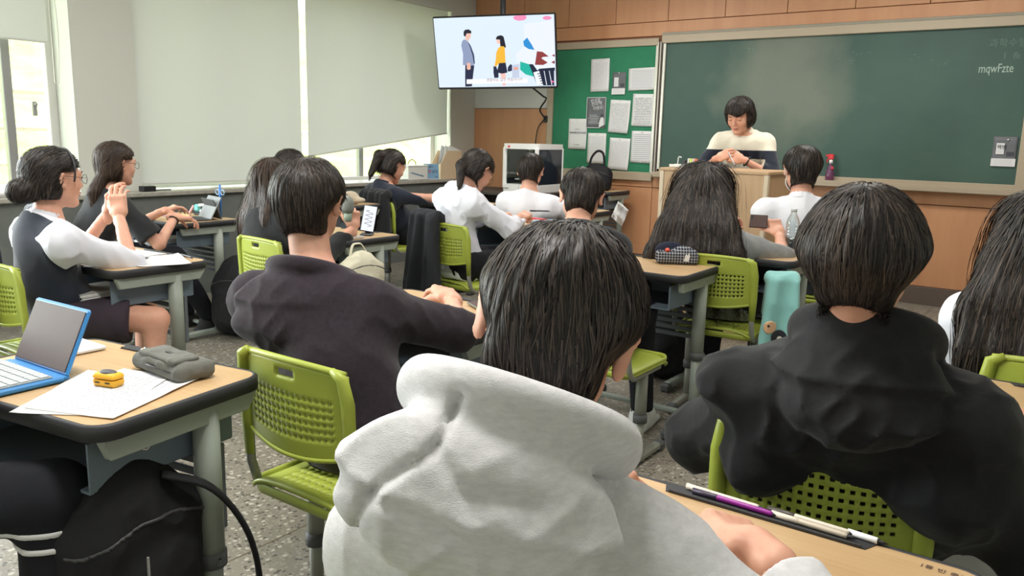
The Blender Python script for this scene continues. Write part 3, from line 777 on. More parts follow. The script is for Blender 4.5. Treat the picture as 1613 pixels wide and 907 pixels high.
blind(3.395, 4.955, .885, .885, 'wide grey roller blind lowered almost to the sill, left of the light gap')
blind(5.03, 7.0, 1.085, 1.325, 'wide grey roller blind with a slanting lower edge beside the television', chain=(7.02, 2.1, 1.48))
# added glowing fixtures, out of view, to go with the ceiling fill
FILL_LAMP = mat('added_lamp_diffuser', (1, 1, 1, 1), .5, emit=((1, .97, .92, 1), 2.0))
for k, (lx, ly) in enumerate(((-3.6, 5.9), (-1.2, 5.9), (-3.6, 3.4), (-1.2, 3.4), (-1.2, .9), (-3.6, .9))):
    r = empty('ceiling_lamp', (lx, ly, 2.85), 0, 'added white rectangular ceiling lamp out of view, ' + ('window side' if lx < -2 else 'corridor side') + ', ' + ('nearest the blackboard' if ly > 5 else 'in the middle row' if ly > 2 else 'above the back desks'), 'lamp', 'added ceiling lamps')
    G().box((0, 0, -.02), (1.24, .34, .04), b=.005).obj('housing', mat('added_lamp_housing', RGB(220, 220, 220), .5), r); G().box((0, 0, -.042), (1.16, .28, .006)).obj('diffuser', FILL_LAMP, r)

# ---------------------------------------------------------------- boards
BEIGE = mat('beige_frame', RGB(168, 154, 132), .5, bump=(40, .1, .001)); ALU = mat('brushed_aluminium', RGB(186, 184, 172), .35, metal=.6)
CORK = mat('green_felt', RGB(46, 124, 90), .9, bump=(220, .4, .001), var=(5, RGB(40, 114, 82)))
CHALK = mat('chalkboard_green', RGB(60, 88, 76), .62, var=(1.3, RGB(52, 78, 70)), bump=(120, .05, .0005))
def chalk_dust():
    nt = CHALK.node_tree; N = nt.nodes; L = nt.links; p = N['Principled BSDF']; src = p.inputs['Base Color'].links[0].from_socket
    tc = N.new('ShaderNodeTexCoord'); nz = N.new('ShaderNodeTexNoise'); nz.inputs['Scale'].default_value = 2.2; nz.inputs['Detail'].default_value = 5; L.new(tc.outputs['Object'], nz.inputs[0])
    sb = N.new('ShaderNodeVectorMath'); sb.operation = 'SUBTRACT'; sb.inputs[1].default_value = (-.35, 0, .88); L.new(tc.outputs['Object'], sb.inputs[0]); ln = N.new('ShaderNodeVectorMath'); ln.operation = 'LENGTH'; L.new(sb.outputs[0], ln.inputs[0])
    a = N.new('ShaderNodeMath'); a.operation = 'MULTIPLY_ADD'; a.inputs[1].default_value = .9; L.new(nz.outputs[0], a.inputs[0]); L.new(ln.outputs['Value'], a.inputs[2])
    r = N.new('ShaderNodeMapRange'); r.inputs[1].default_value = .70; r.inputs[2].default_value = 1.15; r.inputs[3].default_value = .55; r.inputs[4].default_value = 0; L.new(a.outputs[0], r.inputs[0])
    mx = N.new('ShaderNodeMix'); mx.data_type = 'RGBA'; L.new(r.outputs[0], mx.inputs[0]); L.new(src, mx.inputs[6]); mx.inputs[7].default_value = RGB(132, 134, 120); L.new(mx.outputs[2], p.inputs['Base Color'])
chalk_dust()
CHALKW = mat('chalk', RGB(168, 184, 174), .9)
cb = empty('notice_board', (-4.2, WY, .95), 0, 'green felt notice board in a beige frame, left of the blackboard', 'notice board')
def rel(o0):
    o0 = np.array(o0); return lambda x, y, z: (x - o0[0], y - o0[1], z - o0[2])
rl = rel((-4.2, WY, .95))
G().box(rl(-4.2, WY - .012, 1.6), (1.20, .02, 1.24)).obj('felt', CORK, cb)
for x0, x1, z0, z1, m in ((-4.87, -4.80, .96, 2.26, BEIGE), (-4.80, -3.60, 2.21, 2.28, BEIGE), (-4.87, -3.60, .90, .985, BEIGE), (-3.625, -3.60, .985, 2.21, ALU)):
    G().box(rl((x0 + x1) / 2, WY - .02, (z0 + z1) / 2), (x1 - x0, .045, z1 - z0), b=.004).obj('frame', m, cb)
bb = empty('blackboard', (-2.0, WY, .95), 0, 'long dark green blackboard with beige frame behind the teacher', 'blackboard'); rl = rel((-2.0, WY, .95))
G().box(rl(-2.0, WY - .015, 1.63), (3.05, .025, 1.22)).obj('writing_surface', CHALK, bb)
for x0, x1, z0, z1, m, d in ((-3.56, .0 - .40, 2.225, 2.30, BEIGE, .06), (-3.56, -.40, .985, 1.03, BEIGE, .05), (-.50, -.40, .99, 2.25, BEIGE, .06), (-3.545, -3.515, 1.0, 2.225, ALU, .05)):
    G().box(rl((x0 + x1) / 2, WY - d / 2, (z0 + z1) / 2), (x1 - x0, d, z1 - z0), b=.004).obj('frame', m, bb)
G().box(rl(-1.98, WY - .06, .965), (3.16, .12, .04), b=.008).box(rl(-1.98, WY - .117, .985), (3.16, .008, .03), b=.002).obj('chalk_tray', BEIGE, bb)
G().tube([rl(-3.56, WY - .05, 2.31), rl(-.4, WY - .05, 2.31)], .014, 8).obj('top_rail', ALU, bb)
sr = empty('sliding_rail', (-3.575, WY, .95), 0, 'dark vertical aluminium rails between notice board and blackboard', 'rail'); rl = rel((-3.575, WY, .95))
for k, (xx, m) in enumerate(((-3.592, ALU), (-3.578, BASEM), (-3.566, ALU), (-3.553, BASEM))): G().box(rl(xx, WY - .03, 1.6), (.010, .06, 1.28), b=.002).obj('rail_profile', m, sr)
# smears and writing on the board
def M_front(x, z, y=WY - .0285): return Matrix.Translation((x + 2.0, y - WY, z - .95)) @ Matrix.Rotation(math.radians(90), 4, 'X')
text('mqwFzte', .095, CHALKW, M_front(-.850, 1.885) @ Matrix.Scale(.68, 4, (1, 0, 0)), bb, 'chalk_writing', .0003)
FAINT = mat('faint_chalk', RGB(96, 120, 108), .9)
text('과학수행평가', .07, FAINT, M_front(-.80, 2.08), bb, 'chalk_writing', .0003)
text('1  fk', .07, FAINT, M_front(-.70, 1.985), bb, 'chalk_writing', .0003)
text('Th', .07, FAINT, M_front(-2.72, 2.10), bb, 'chalk_writing', .0003)
g = G(); rr = np.random.default_rng(4)
for k in range(26):
    x = -2.6 + rr.random() * 1.6; z = 1.95 + .12 * math.sin(x * 3) + rr.normal(0, .03); g.box((x + 2.0, -.0285, z - .95), (.006 + rr.random() * .02, .0006, .004))
g.obj('chalk_marks', FAINT, bb)
# papers with printed lines on the notice board
def paper_mat(name, lines=26, col=RGB(214, 214, 214), ink=RGB(150, 150, 155), x0=.12, x1=.88, z0=.1, z1=.9, dens=.55):
    m = mat(name, col, .8); nt = m.node_tree; N = nt.nodes; L = nt.links; p = N['Principled BSDF']; tc = N.new('ShaderNodeTexCoord'); sp = N.new('ShaderNodeSeparateXYZ'); L.new(tc.outputs['Generated'], sp.inputs[0])
    def mth(op, a, b=None, c=None):
        n = N.new('ShaderNodeMath'); n.operation = op
        for i, v in enumerate((a, b, c)):
            if v is None: continue
            if isinstance(v, (int, float)): n.inputs[i].default_value = v
            else: L.new(v, n.inputs[i])
        return n.outputs[0]
    zz = sp.outputs[2] if not name.endswith('flat') else sp.outputs[1]
    ln = mth('LESS_THAN', mth('FRACT', mth('MULTIPLY', zz, lines)), .42)
    nz = N.new('ShaderNodeTexNoise'); nz.inputs['Scale'].default_value = 1; mp = N.new('ShaderNodeMapping'); mp.inputs['Scale'].default_value = (60, 60, lines) if zz == sp.outputs[2] else (60, lines, 60)
    L.new(tc.outputs['Generated'], mp.inputs[0]); L.new(mp.outputs[0], nz.inputs[0]); wd = mth('GREATER_THAN', nz.outputs[0], 1 - dens)
    a = mth('MULTIPLY', mth('GREATER_THAN', sp.outputs[0], x0), mth('LESS_THAN', sp.outputs[0], x1)); b = mth('MULTIPLY', mth('GREATER_THAN', zz, z0), mth('LESS_THAN', zz, z1))
    f = mth('MULTIPLY', mth('MULTIPLY', ln, wd), mth('MULTIPLY', a, b)); mx = N.new('ShaderNodeMix'); mx.data_type = 'RGBA'; L.new(f, mx.inputs[0]); mx.inputs[6].default_value = col; mx.inputs[7].default_value = ink; L.new(mx.outputs[2], p.inputs['Base Color'])
    return m
PIN = mat('pin', RGB(235, 235, 230), .3)
INK = mat('ink', RGB(50, 50, 55), .8); LPRINT = mat('light_print', RGB(200, 200, 205), .8); PGREY = mat('poster_grey', RGB(104, 106, 110), .6, var=(8, RGB(90, 92, 96))); PDARK = mat('poster_dark', RGB(60, 62, 68), .6)
def sheet(px0, pz0, w, h, rot, m, label, curl=.006, pins=((0.5, .97),), name='paper_sheet', cat='paper'):
    r = empty(name, (px0, WY - .026, pz0), 0, label, cat, 'papers pinned on the notice board')
    V = []; Fq = []; n = 8
    a = math.radians(rot)
    for i in range(n + 1):
        for j in range(n + 1):
            u, v = i / n - .5, j / n - .5
            x = u * w; z = v * h; yy = -.002 - curl * max(0, -v - .1) * 2 * (1 + u) - curl * .4 * abs(u) ** 2; V.append((x * math.cos(a) - z * math.sin(a), yy, x * math.sin(a) + z * math.cos(a)))
    for i in range(n):
        for j in range(n): q = i * (n + 1) + j; Fq.append((q, q + n + 1, q + n + 2, q + 1))
    s = mk('sheet', V, Fq, m, r, True); s.modifiers.new('thick', 'SOLIDIFY').thickness = .0006
    for (u, v) in pins:
        x = (u - .5) * w; z = (v - .5) * h; g = G(); g.lathe([(.0015, 0), (.006, .002), (.006, .007), (.004, .009)], n=10)
        o = g.obj('pin', PIN, r, True); o.rotation_euler = (math.radians(90), 0, 0); o.location = (x * math.cos(a) - z * math.sin(a), -.006, x * math.sin(a) + z * math.cos(a))
    return r
PA = paper_mat('printed_page_dense', 30); PB = paper_mat('printed_page_text', 20, ink=RGB(110, 110, 116)); PC = paper_mat('printed_page_faint', 26, ink=RGB(190, 190, 194)); PD = paper_mat('printed_table', 16, ink=RGB(172, 172, 178), dens=.75)
PE = paper_mat('printed_notice', 14, ink=RGB(60, 60, 64), z0=.42, z1=.56)
NBP = 'white page '
def MP(x, z): return Matrix.Translation((x, -.0075, z)) @ Matrix.Rotation(math.radians(90), 4, 'X')
s = sheet(-4.242, 1.943, .215, .325, 1, PC, 'white notice page pinned highest on the green notice board')
s = sheet(-4.019, 1.86, .15, .215, 1, PGREY, 'small grey poster with white lower strip pinned near the top centre of the notice board', name='small_poster')
G().box((0, -.011, -.08), (.15, .002, .06)).obj('white_strip', PC, s); G().box((-.028, -.0085, .012), (.05, .0015, .09)).obj('picture_panel', PC, s); G().box((.038, -.0045, -.02), (.045, .0015, .035)).obj('picture_panel', PDARK, s)
s = sheet(-3.762, 1.896, .30, .215, 1.5, PD, 'wide landscape table page pinned at the top right of the notice board', pins=((.05, .95), (.96, .96)))
s = sheet(-4.269, 1.569, .225, .31, 1, PGREY, 'dark grey printed poster with white border on the left middle of the notice board', pins=(), name='poster')
W2 = mat('poster_print', RGB(214, 214, 216), .6)
for tx, zz, xx, sz in (('반성을', .10, -.065, .042), ('전자책', .065, -.055, .046), ('이벤트!', .025, -.035, .042)):
    text(tx, sz, W2, MP(xx, zz) @ Matrix.Rotation(.12, 4, 'Z'), s, 'poster_title', .0004)
for k in range(6): G().box((-.03 + .01 * (k % 2), -.0075, -.025 - k * .016), (.09 + .02 * (k % 3), .0008, .003)).obj('text_line', W2, s)
g = G(); [g.box((a, -.0072, b), (c, .001, d)) for a, b, c, d in ((0, .152, .225, .006), (0, -.152, .225, .006), (-.11, 0, .005, .31), (.11, 0, .005, .31))]; g.obj('border', W2, s)
G().prism([(.04, -.15), (.10, -.15), (.095, -.06), (.08, -.045), (.06, -.05), (.045, -.09)], .0066, .0076, Matrix.Rotation(math.radians(90), 4, 'X')).obj('figure_print', W2, s)
G().lathe([(.016, 0), (.018, .001)], n=12).obj('figure_head', PDARK, s, loc=(.072, -.008, -.03)).rotation_euler = (math.radians(90), 0, 0)
sheet(-3.997, 1.532, .23, .325, -2.5, PA, 'white dense text page pinned in the centre of the notice board', curl=.014)
sheet(-3.737, 1.595, .235, .315, -1, PB, 'white page with dark headed paragraphs and four corner pins on the notice board', pins=((.06, .96), (.94, .96), (.06, .04), (.94, .04)))
s = sheet(-4.484, 1.349, .222, .315, 0, mat('paper_plain', RGB(212, 212, 212), .8), 'white title page with a bold middle line at the lower left of the notice board')
text('학생생활규정 안내문', .024, INK, MP(-.096, .005), s, 'title_line', .0004); text('2023학년도', .012, INK, MP(-.03, .045), s, 'title_line', .0003); text('○○고등학교', .012, INK, MP(-.035, -.115), s, 'title_line', .0003)
sheet(-4.247, 1.207, .218, .31, 0, PC, 'nearly blank white page pinned low on the notice board behind the black bag handle')
sheet(-3.98, 1.157, .235, .32, -2, PC, 'white page hanging lowest on the notice board, slightly tilted', curl=.014)
sheet(-3.73, 1.234, .235, .315, -.5, PD, 'white page with a faint small table at the lower right of the notice board', pins=((.5, .97), (.5, .03)))
s = sheet(-.60, 1.285, .165, .225, 0, PGREY, 'small grey picture card stuck at the lower right corner of the blackboard', pins=((.6, .9),), name='picture_card', cat='poster'); s['group'] = 'cards on the blackboard'
s.location.y = WY - .032
G().box((0, -.011, -.085), (.165, .002, .06)).obj('white_strip', PC, s); G().box((-.03, -.0085, .02), (.055, .0015, .085)).obj('picture_panel', PC, s); G().box((.04, -.0045, -.02), (.05, .0015, .035)).obj('picture_panel', PDARK, s)
text('책방', .036, INK, MP(-.054, .02) @ Matrix.Translation((0, 0, .003)), s, 'print', .0004)
# ---------------------------------------------------------------- television
PLAST_B = mat('black_plastic', RGB(28, 29, 32), .4); METALD = mat('dark_metal_pole', RGB(70, 72, 78), .45, metal=.4)
TVM = rotz(21.327) @ rotx(13.026) @ roty(-1.2)
def em(name, c, s=1.0): return mat(name, (0, 0, 0, 1), .3, emit=(c, s), spec=.2)
tv = empty('television', (-4.919, 6.524, 2.108), 0, 'large flat television on a ceiling pole showing two people facing each other', 'television')
tv.rotation_euler = Matrix(TVM.tolist()).to_euler()
G().box((0, .025, 0), (1.23, .045, .70), b=.008).box((0, .06, -.02), (.9, .04, .45), b=.01).obj('housing', PLAST_B, tv)
SCRN = em('screen_sky', RGB(214, 228, 242), 1.0)
G().box((0, .001, .004), (1.205, .004, .665)).obj('screen', SCRN, tv)
scr = [c for c in children(tv) if c.name.startswith('screen')][0]
def shp(poly, c, nm, z=.0015, k=0, str_=1.):
    # poly in picture pixels of the enlarged television crop (x 8..1270, y 75..835)
    P = []
    for (x, y) in poly:
        lx = 8 + (y - 110) * .085; rx = 1252 + (y - 75) * .034; u = (x - lx) / (rx - lx); ty = 112 - u * 38; by = 838 - u * 12; v = (y - ty) / (by - ty)
        P.append(((u - .5) * 1.2, -((v - .5) * .66 - .004)))
    V = [(x, -.002 - k * .0006, z_) for x, z_ in P]; n = len(V); V += [(x, -.0005 - k * .0006, z_) for x, z_ in P]
    F_ = [tuple(range(n)), tuple(range(n, 2 * n))[::-1]] + [(i, (i + 1) % n, (i + 1) % n + n, i + n) for i in range(n)]
    return mk(nm, V, F_, em(nm + '_light', c, str_), scr)
def oval(cx, cy, rx, ry, n=20): return [(cx + rx * math.cos(t), cy + ry * math.sin(t)) for t in np.linspace(0, 6.283, n + 1)[:-1]]
shp([(950, 170), (1251, 130), (1262, 470), (1262, 640), (1100, 650), (1040, 600), (880, 570), (870, 480), (960, 400)], RGB(226, 232, 242), 'pale_background_shape')
shp([(838, 100), (870, 82), (968, 80), (980, 105), (960, 128), (905, 136), (860, 126)], RGB(236, 140, 180), 'pink_shape', k=1)
shp(oval(1186, 108, 44, 20), RGB(232, 130, 165), 'pink_shape', k=2)
shp([(945, 350), (985, 310), (1030, 380), (1060, 440), (1000, 430), (955, 400)], RGB(50, 140, 205), 'blue_shape', k=1)
shp([(1085, 455), (1140, 460), (1205, 510), (1145, 515), (1130, 530), (1195, 575), (1150, 600), (1065, 598)], RGB(140, 62, 62), 'maroon_shape', k=1)
shp([(1235, 500), (1263, 485), (1264, 515)], RGB(140, 62, 62), 'maroon_shape', k=2); shp([(1228, 572), (1264, 552), (1265, 590)], RGB(140, 62, 62), 'maroon_shape', k=2)
shp([(915, 562), (1000, 590), (1045, 640), (1050, 725), (970, 700), (915, 650)], RGB(40, 176, 158), 'teal_shape', k=1)
shp([(1005, 590), (1045, 592), (1090, 660), (1110, 640), (1266, 628), (1268, 822), (1090, 822)], RGB(36, 42, 62), 'dark_shape', k=2)
shp([(1050, 680), (1108, 662), (1150, 820), (1088, 820)], RGB(232, 236, 240), 'white_keys', k=3)
for i in range(5): shp([(1090 + i * 9, 692 + i * 26), (1128 + i * 7, 684 + i * 26), (1131 + i * 7, 692 + i * 26), (1093 + i * 9, 701 + i * 26)], RGB(36, 42, 62), 'dark_key', k=4)
for i, x in enumerate((1155, 1207, 1258)): shp([(x, 662), (x + 6, 662), (x + 34 if x < 1250 else x + 9, 815), (x + 26 if x < 1250 else x + 3, 815)], RGB(225, 230, 238), 'white_stripe', k=3)
shp(oval(1243, 780, 13, 10), RGB(240, 110, 170), 'pink_dot', k=5)
# man on screen
shp([(345, 600), (440, 600), (428, 700), (415, 828), (345, 832), (343, 720)], RGB(44, 48, 72), 'man_trousers', k=1)
shp([(335, 325), (370, 345), (408, 400), (440, 500), (447, 580), (425, 605), (320, 598), (322, 480), (302, 390), (312, 345)], RGB(140, 152, 182), 'man_jacket', k=2)
shp([(372, 350), (390, 372), (436, 480), (446, 582), (436, 584), (420, 490), (395, 410)], RGB(60, 66, 92), 'man_shirt', k=3)
shp([(362, 575), (400, 575), (402, 640), (380, 652), (362, 640)], RGB(226, 178, 160), 'man_hand', k=3)
shp([(345, 262), (404, 262), (404, 300), (385, 330), (375, 345), (345, 325)], RGB(228, 186, 170), 'man_face', k=2)
shp([(328, 285), (328, 245), (345, 226), (380, 222), (408, 240), (408, 264), (360, 264), (345, 300)], RGB(36, 36, 48), 'man_hair', k=3)
# woman on screen
shp([(706, 680), (765, 680), (768, 822), (735, 822), (725, 740)], RGB(238, 190, 180), 'woman_legs', k=1)
shp([(700, 570), (765, 570), (785, 680), (730, 692), (676, 678)], RGB(38, 42, 62), 'woman_skirt', k=2)
shp([(715, 398), (755, 398), (765, 575), (700, 578), (668, 615), (652, 608), (665, 540), (668, 470), (690, 420)], RGB(240, 180, 60), 'woman_jacket', k=3)
shp([(668, 330), (700, 318), (712, 375), (690, 376), (675, 365)], RGB(238, 196, 184), 'woman_face', k=2)
shp([(664, 320), (680, 292), (720, 284), (745, 300), (768, 400), (764, 420), (745, 400), (712, 400), (706, 330), (670, 328)], RGB(34, 34, 46), 'woman_hair', k=4)
shp([(640, 612), (668, 615), (692, 680), (692, 735), (650, 738), (640, 680)], RGB(40, 46, 66), 'dark_bag', k=1)
shp([(790, 620), (815, 590), (832, 600), (832, 660), (800, 672), (785, 660)], RGB(50, 54, 78), 'dark_chair', k=1)
shp([(835, 600), (905, 590), (905, 735), (835, 735)], RGB(190, 200, 220), 'desk_shape', k=1); shp([(850, 625), (892, 620), (892, 650), (850, 652)], RGB(226, 160, 140), 'desk_items', k=2)
shp([(360, 752), (990, 742), (992, 790), (360, 802)], RGB(240, 240, 246), 'caption_band', k=5)
_c = text('괜찮아요, 같은 마음이니까', .034, em('caption_ink', RGB(150, 110, 110)), Matrix.Translation((-.10, -.006, -.273)) @ Matrix.Rotation(math.radians(90), 4, 'X') @ Matrix.Rotation(math.radians(.6), 4, 'Z'), scr, 'caption_text', .0003)
g = empty('television_pole', (-4.93, 6.64, 2.1), 0, 'dark grey ceiling pole that carries the television', 'pole')
G().tube([(0, .02, -.1), (0, .02, .74)], .028, 14).obj('pole', METALD, g, True); G().box((0, -.01, .0), (.24, .07, .2), b=.006).obj('bracket', METALD, g)
CABLE = mat('black_cable', RGB(24, 24, 26), .5)
g = G(); g.stube([(-4.62, 6.70, 1.86), (-4.58, 6.95, 1.74), (-4.6, 7.2, 1.66), (-4.72, 7.38, 1.62), (-4.84, 7.41, 1.66)] and [tuple(p) for p in ((-4.62, 6.72, 1.80), (-4.66, 7.0, 1.72), (-4.78, 7.25, 1.70), (-4.94, 7.38, 1.60), (-4.90, 7.40, 1.52))], .009, 8)
tag(g.obj('television_cable', CABLE, None, True), 'black cable looping from the television down to the front wall', 'cable')
g = G(); g.stube([(-4.90, 7.41, 1.50), (-4.99, 7.415, 1.38), (-5.02, 7.415, 1.1), (-5.03, 7.415, .9), (-5.03, 7.415, .5)], .006, 6)
tag(g.obj('wall_cable', CABLE, None, True), 'thin black cable hanging down the orange wall left of the notice board', 'cable')
g = empty('wall_socket', (-4.88, 7.415, 1.5), 0, 'small dark wall socket where the cables meet beside the notice board', 'socket'); G().box((0, 0, 0), (.05, .03, .07), b=.005).obj('plate', PLAST_B, g); G().tube([(0, -.015, .01), (0, -.035, .0)], .012, 10).obj('plug', PLAST_B, g)

# ---------------------------------------------------------------- desks and chairs
WOOD = mat('desk_laminate', RGB(200, 168, 126), .38, var=(3.0, RGB(188, 154, 112)), stretch=(1.2, 22, 6), bump=(60, .05, .0004))
RUB = mat('rubber_edge', RGB(44, 45, 48), .6, bump=(200, .15, .0004)); LEGM = mat('desk_leg_paint', RGB(150, 158, 148), .42, spec=.5); TUB = mat('drawer_plastic', RGB(108, 122, 134), .5)
CLAMP = mat('clamp_grey', RGB(84, 86, 86), .6); PANEL = mat('modesty_plastic', RGB(96, 102, 106), .6)
LIME = mat('lime_plastic', RGB(158, 170, 66), .42, bump=(300, .08, .0004), spec=.45); CTUBE = mat('chair_tube', RGB(146, 148, 138), .4, metal=.2)
def build_desk():
    r = empty('desk'); T_ = .74
    poly = rrect(.63, .43, .045); g = G(); g.prism(poly, T_ - .026, T_); g.obj('desktop', WOOD, r)
    # rubber edge ring
    po = rrect(.65, .45, .055, 6); pi = rrect(.628, .428, .045, 6); n = len(po); V = []
    for (a, b), (c, d) in zip(po, pi): V += [(a, b, T_ - .032), (a, b, T_ - .003), ((a + c) / 2, (b + d) / 2, T_ + .0015), (c, d, T_ + .0008), (c, d, T_ - .032)]
    F_ = [(i * 5 + k, i * 5 + (k + 1) % 5, ((i + 1) % n) * 5 + (k + 1) % 5, ((i + 1) % n) * 5 + k) for i in range(n) for k in range(5)]
    mk('edge_band', V, F_, RUB, r, True)
    # pen groove at the far edge
    pl = [(-.17, .223), (-.155, .188), (.155, .188), (.17, .223)]
    g = G(); g.prism(pl, T_ - .004, T_ + .0014); g.obj('pen_tray', RUB, r)
    g = G(); g.box((0, .189, T_ + .003), (.30, .004, .006), b=.001).obj('pen_tray_lip', RUB, r)
    for s in (-1, 1):
        g = G(); g.prism([(-.20, -.042), (-.185, -.078), (.175, -.078), (.20, -.042), (.20, -.032), (-.20, -.032)], -.012, .012, Matrix(((0, 0, 1, s * .300), (1, 0, 0, 0), (0, 1, 0, T_), (0, 0, 0, 1)))); bevel(g.obj('side_bracket', LEGM, r), .003)
        g = G(); g.tube([(s * .285, .07, .33), (s * .285, .07, T_ - .05)], .030, 14, flat=1.0); g.obj('leg', LEGM, r, True)
        g = G(); g.tube([(s * .285, .07, .03), (s * .285, .07, .36)], .024, 14); g.obj('inner_leg', LEGM, r, True)
        g = G(); g.tube([(s * .285, .07, .31), (s * .285, .07, .345)], .034, 14).box((s * (.285 + .03), .07, .328), (.02, .025, .025), b=.004); g.obj('leg_clamp', CLAMP, r, True)
        g = G(); g.box((s * .285, 0, .03), (.045, .40, .035), b=.008); g.obj('foot_bar', LEGM, r)
        for t in (-1, 1): G().box((s * .285, t * .205, .022), (.055, .05, .044), b=.01).obj('foot_cap', CLAMP, r)
    G().box((0, .07, .04), (.53, .03, .022), b=.005).obj('cross_bar', LEGM, r)
    # book drawer, open to the front
    V = G(); V.box((0, -.01, T_ - .158), (.50, .37, .006)).box((-.25, -.01, T_ - .105), (.006, .37, .105)).box((.25, -.01, T_ - .105), (.006, .37, .105)).box((0, .175, T_ - .105), (.50, .006, .105)); V.obj('book_drawer', TUB, r)
    g = G(); 
    for z in np.arange(.40, .56, .032): g.box((0, .125, z), (.53, .010, .020), b=.003)
    g.box((-.262, .125, .48), (.02, .014, .21)).box((.262, .125, .48), (.02, .014, .21)); g.obj('modesty_panel', PANEL, r)
    return r
def holeplate(nu, nv, f, holes, t, name, m, parent):
    V = []; Fq = []
    for i in range(nu + 1):
        for j in range(nv + 1): V.append(f(i / nu, j / nv))
    for i in range(nu):
        for j in range(nv):
            if (i, j) in holes: continue
            a = i * (nv + 1) + j; Fq.append((a, a + nv + 1, a + nv + 2, a + 1))
    o = mk(name, V, Fq, m, parent, True); s = o.modifiers.new('thick', 'SOLIDIFY'); s.thickness = t; s.offset = 0
    return o
def build_chair():
    r = empty('chair'); zs = .45
    # seat: front is +y, the occupant faces +y
    def fs(u, v):
        x = (u - .5) * .39; y = (v - .5) * .38; e = max(abs(u - .5) * 2, 0) ** 6
        rr = 1 - .10 * (abs(v - .5) * 2) ** 8
        z = zs + .010 * math.cos(x * 7) - .028 * max(0, (v - .82) / .18) ** 2 - .020 * (abs(u - .5) * 2) ** 8 + .012 * max(0, (.12 - v) / .12)
        return (x * rr, y, z - .01)
    holes = {(i, j) for i in range(6, 26, 2) for j in range(3, 13, 2)}
    holeplate(32, 28, fs, holes, .012, 'seat', LIME, r)
    g = G(); n = 24; pr = rrect(.385, .375, .05, 6)
    V = []; 
    for (a, b) in pr: V += [(a, b, zs - .002), (a * 1.012, b * 1.012, zs - .014), (a, b, zs - .032), (a * .96, b * .96, zs - .032), (a * .96, b * .96, zs - .008)]
    k = len(pr); F_ = [(i * 5 + q, i * 5 + (q + 1) % 5, ((i + 1) % k) * 5 + (q + 1) % 5, ((i + 1) % k) * 5 + q) for i in range(k) for q in range(5)]
    mk('seat_rim', V, F_, LIME, r, True)
    def fb(u, v):
        x = (u - .5) * .37; z = .60 + v * .205; bow = .035 * math.cos((u - .5) * 2.6) - .02
        topc = .012 * (1 - (2 * (u - .5)) ** 2) * v; low = .028 * (1 - (2 * (u - .5)) ** 2) * (1 - v)
        return (x, -.185 - .05 * (z - .45) - bow, z + topc - low)
    holes = {(i, j) for i in range(5, 36, 2) for j in range(5, 17, 2)} | {(i, j) for i in range(17, 24) for j in (20, 21)}
    holeplate(41, 24, fb, holes, .009, 'backrest', LIME, r)
    g = G()
    for s in (-1, 1): g.tube([(s * .186, -.187, .52), (s * .187, -.19, .62), (s * .186, -.195, .74), (s * .178, -.203, .80), (s * .15, -.208, .818)], [.014, .018, .019, .017, .010], 10, flat=.7)
    pts = [fb(u, 1) for u in np.linspace(.02, .98, 16)]; g.tube([(x, y, z + .003) for x, y, z in pts], .009, 8)
    pts = [fb(u, 0) for u in np.linspace(.0, 1, 16)]; g.tube([(x, y - .002, z) for x, y, z in pts], .007, 8); g.obj('backrest_rim', LIME, r, True)
    for s in (-1, 1):
        G().tube([(s * .186, -.186, .60), (s * .186, -.184, .50), (s * .186, -.165, .435), (s * .184, -.13, .412), (s * .182, .10, .412)], .0125, 10).obj('back_support', CTUBE, r, True)
        G().tube([(s * .16, .0, .20), (s * .16, .0, .425)], .024, 12, flat=1.0).obj('leg', CTUBE, r, True)
        G().tube([(s * .16, .0, .03), (s * .16, .0, .22)], .019, 12).tube([(s * .16, 0, .19), (s * .16, 0, .215)], .028, 12).obj('inner_leg', CTUBE, r, True)
        G().tube([(s * .16, 0, .185), (s * .16, 0, .222)], .029, 12).obj('leg_clamp', CLAMP, r, True)
        G().box((s * .16, -.01, .026), (.04, .38, .032), b=.008).obj('foot_bar', CTUBE, r)
        for t in (-1, 1): G().box((s * .16, -.01 + t * .20, .022), (.05, .05, .044), b=.01).obj('foot_cap', CLAMP, r)
    G().box((0, .03, .035), (.30, .026, .022), b=.004).obj('cross_bar', CTUBE, r)
    return r
D0 = build_desk(); C0 = build_chair(); used = {}
def desk(x, y, rz, label, top=.74):
    d = D0 if 'd' not in used else copy_tree(D0); used['d'] = 1
    d.location = (x, y, 0); d.rotation_euler = (0, 0, math.radians(rz)); d.scale = (1, 1, top / .74); return tag(d, label, 'desk', 'school desks')
def chair(x, y, rz, label):
    c = C0 if 'c' not in used else copy_tree(C0); used['c'] = 1
    c.location = (x, y, 0); c.rotation_euler = (0, 0, math.radians(rz)); c.scale = (1, 1, .96); return tag(c, label, 'chair', 'lime green school chairs')
desk(-.355, .98, 0, 'wooden school desk with pens in its groove, under the hands of the grey hoodie boy')
desk(-1.835, .905, 8, 'wooden school desk carrying the blue laptop and the grey pouch')
desk(-3.45, 1.87, 0, 'wooden school desk with papers in front of the girl in the navy vest')
desk(-3.50, 3.15, 0, 'wooden school desk with the propped phone on it')
desk(-1.685, 3.39, 0, 'wooden school desk with the checked pencil case')
desk(-4.78, 3.0, 0, 'wooden school desk with the small tablet and pens by the window')
desk(.06, 2.07, 0, 'wooden school desk at the right edge behind the long haired girl\'s chair')
desk(-4.70, 4.21, 0, 'wooden school desk by the window with the beige fluffy case', .78)
desk(-1.42, 4.03, 0, 'wooden school desk with the clear water bottle', .76)
desk(-1.73, 1.97, 0, 'wooden school desk in front of the charcoal hoodie boy')
desk(-3.08, 4.45, 0, 'wooden school desk where the white shirt girl writes')
desk(-4.10, 7.12, 0, 'higher school desk standing against the front wall under the notice board', .80)
desk(-4.40, 5.38, 0, 'wooden school desk in front of the ponytail girl by the window')
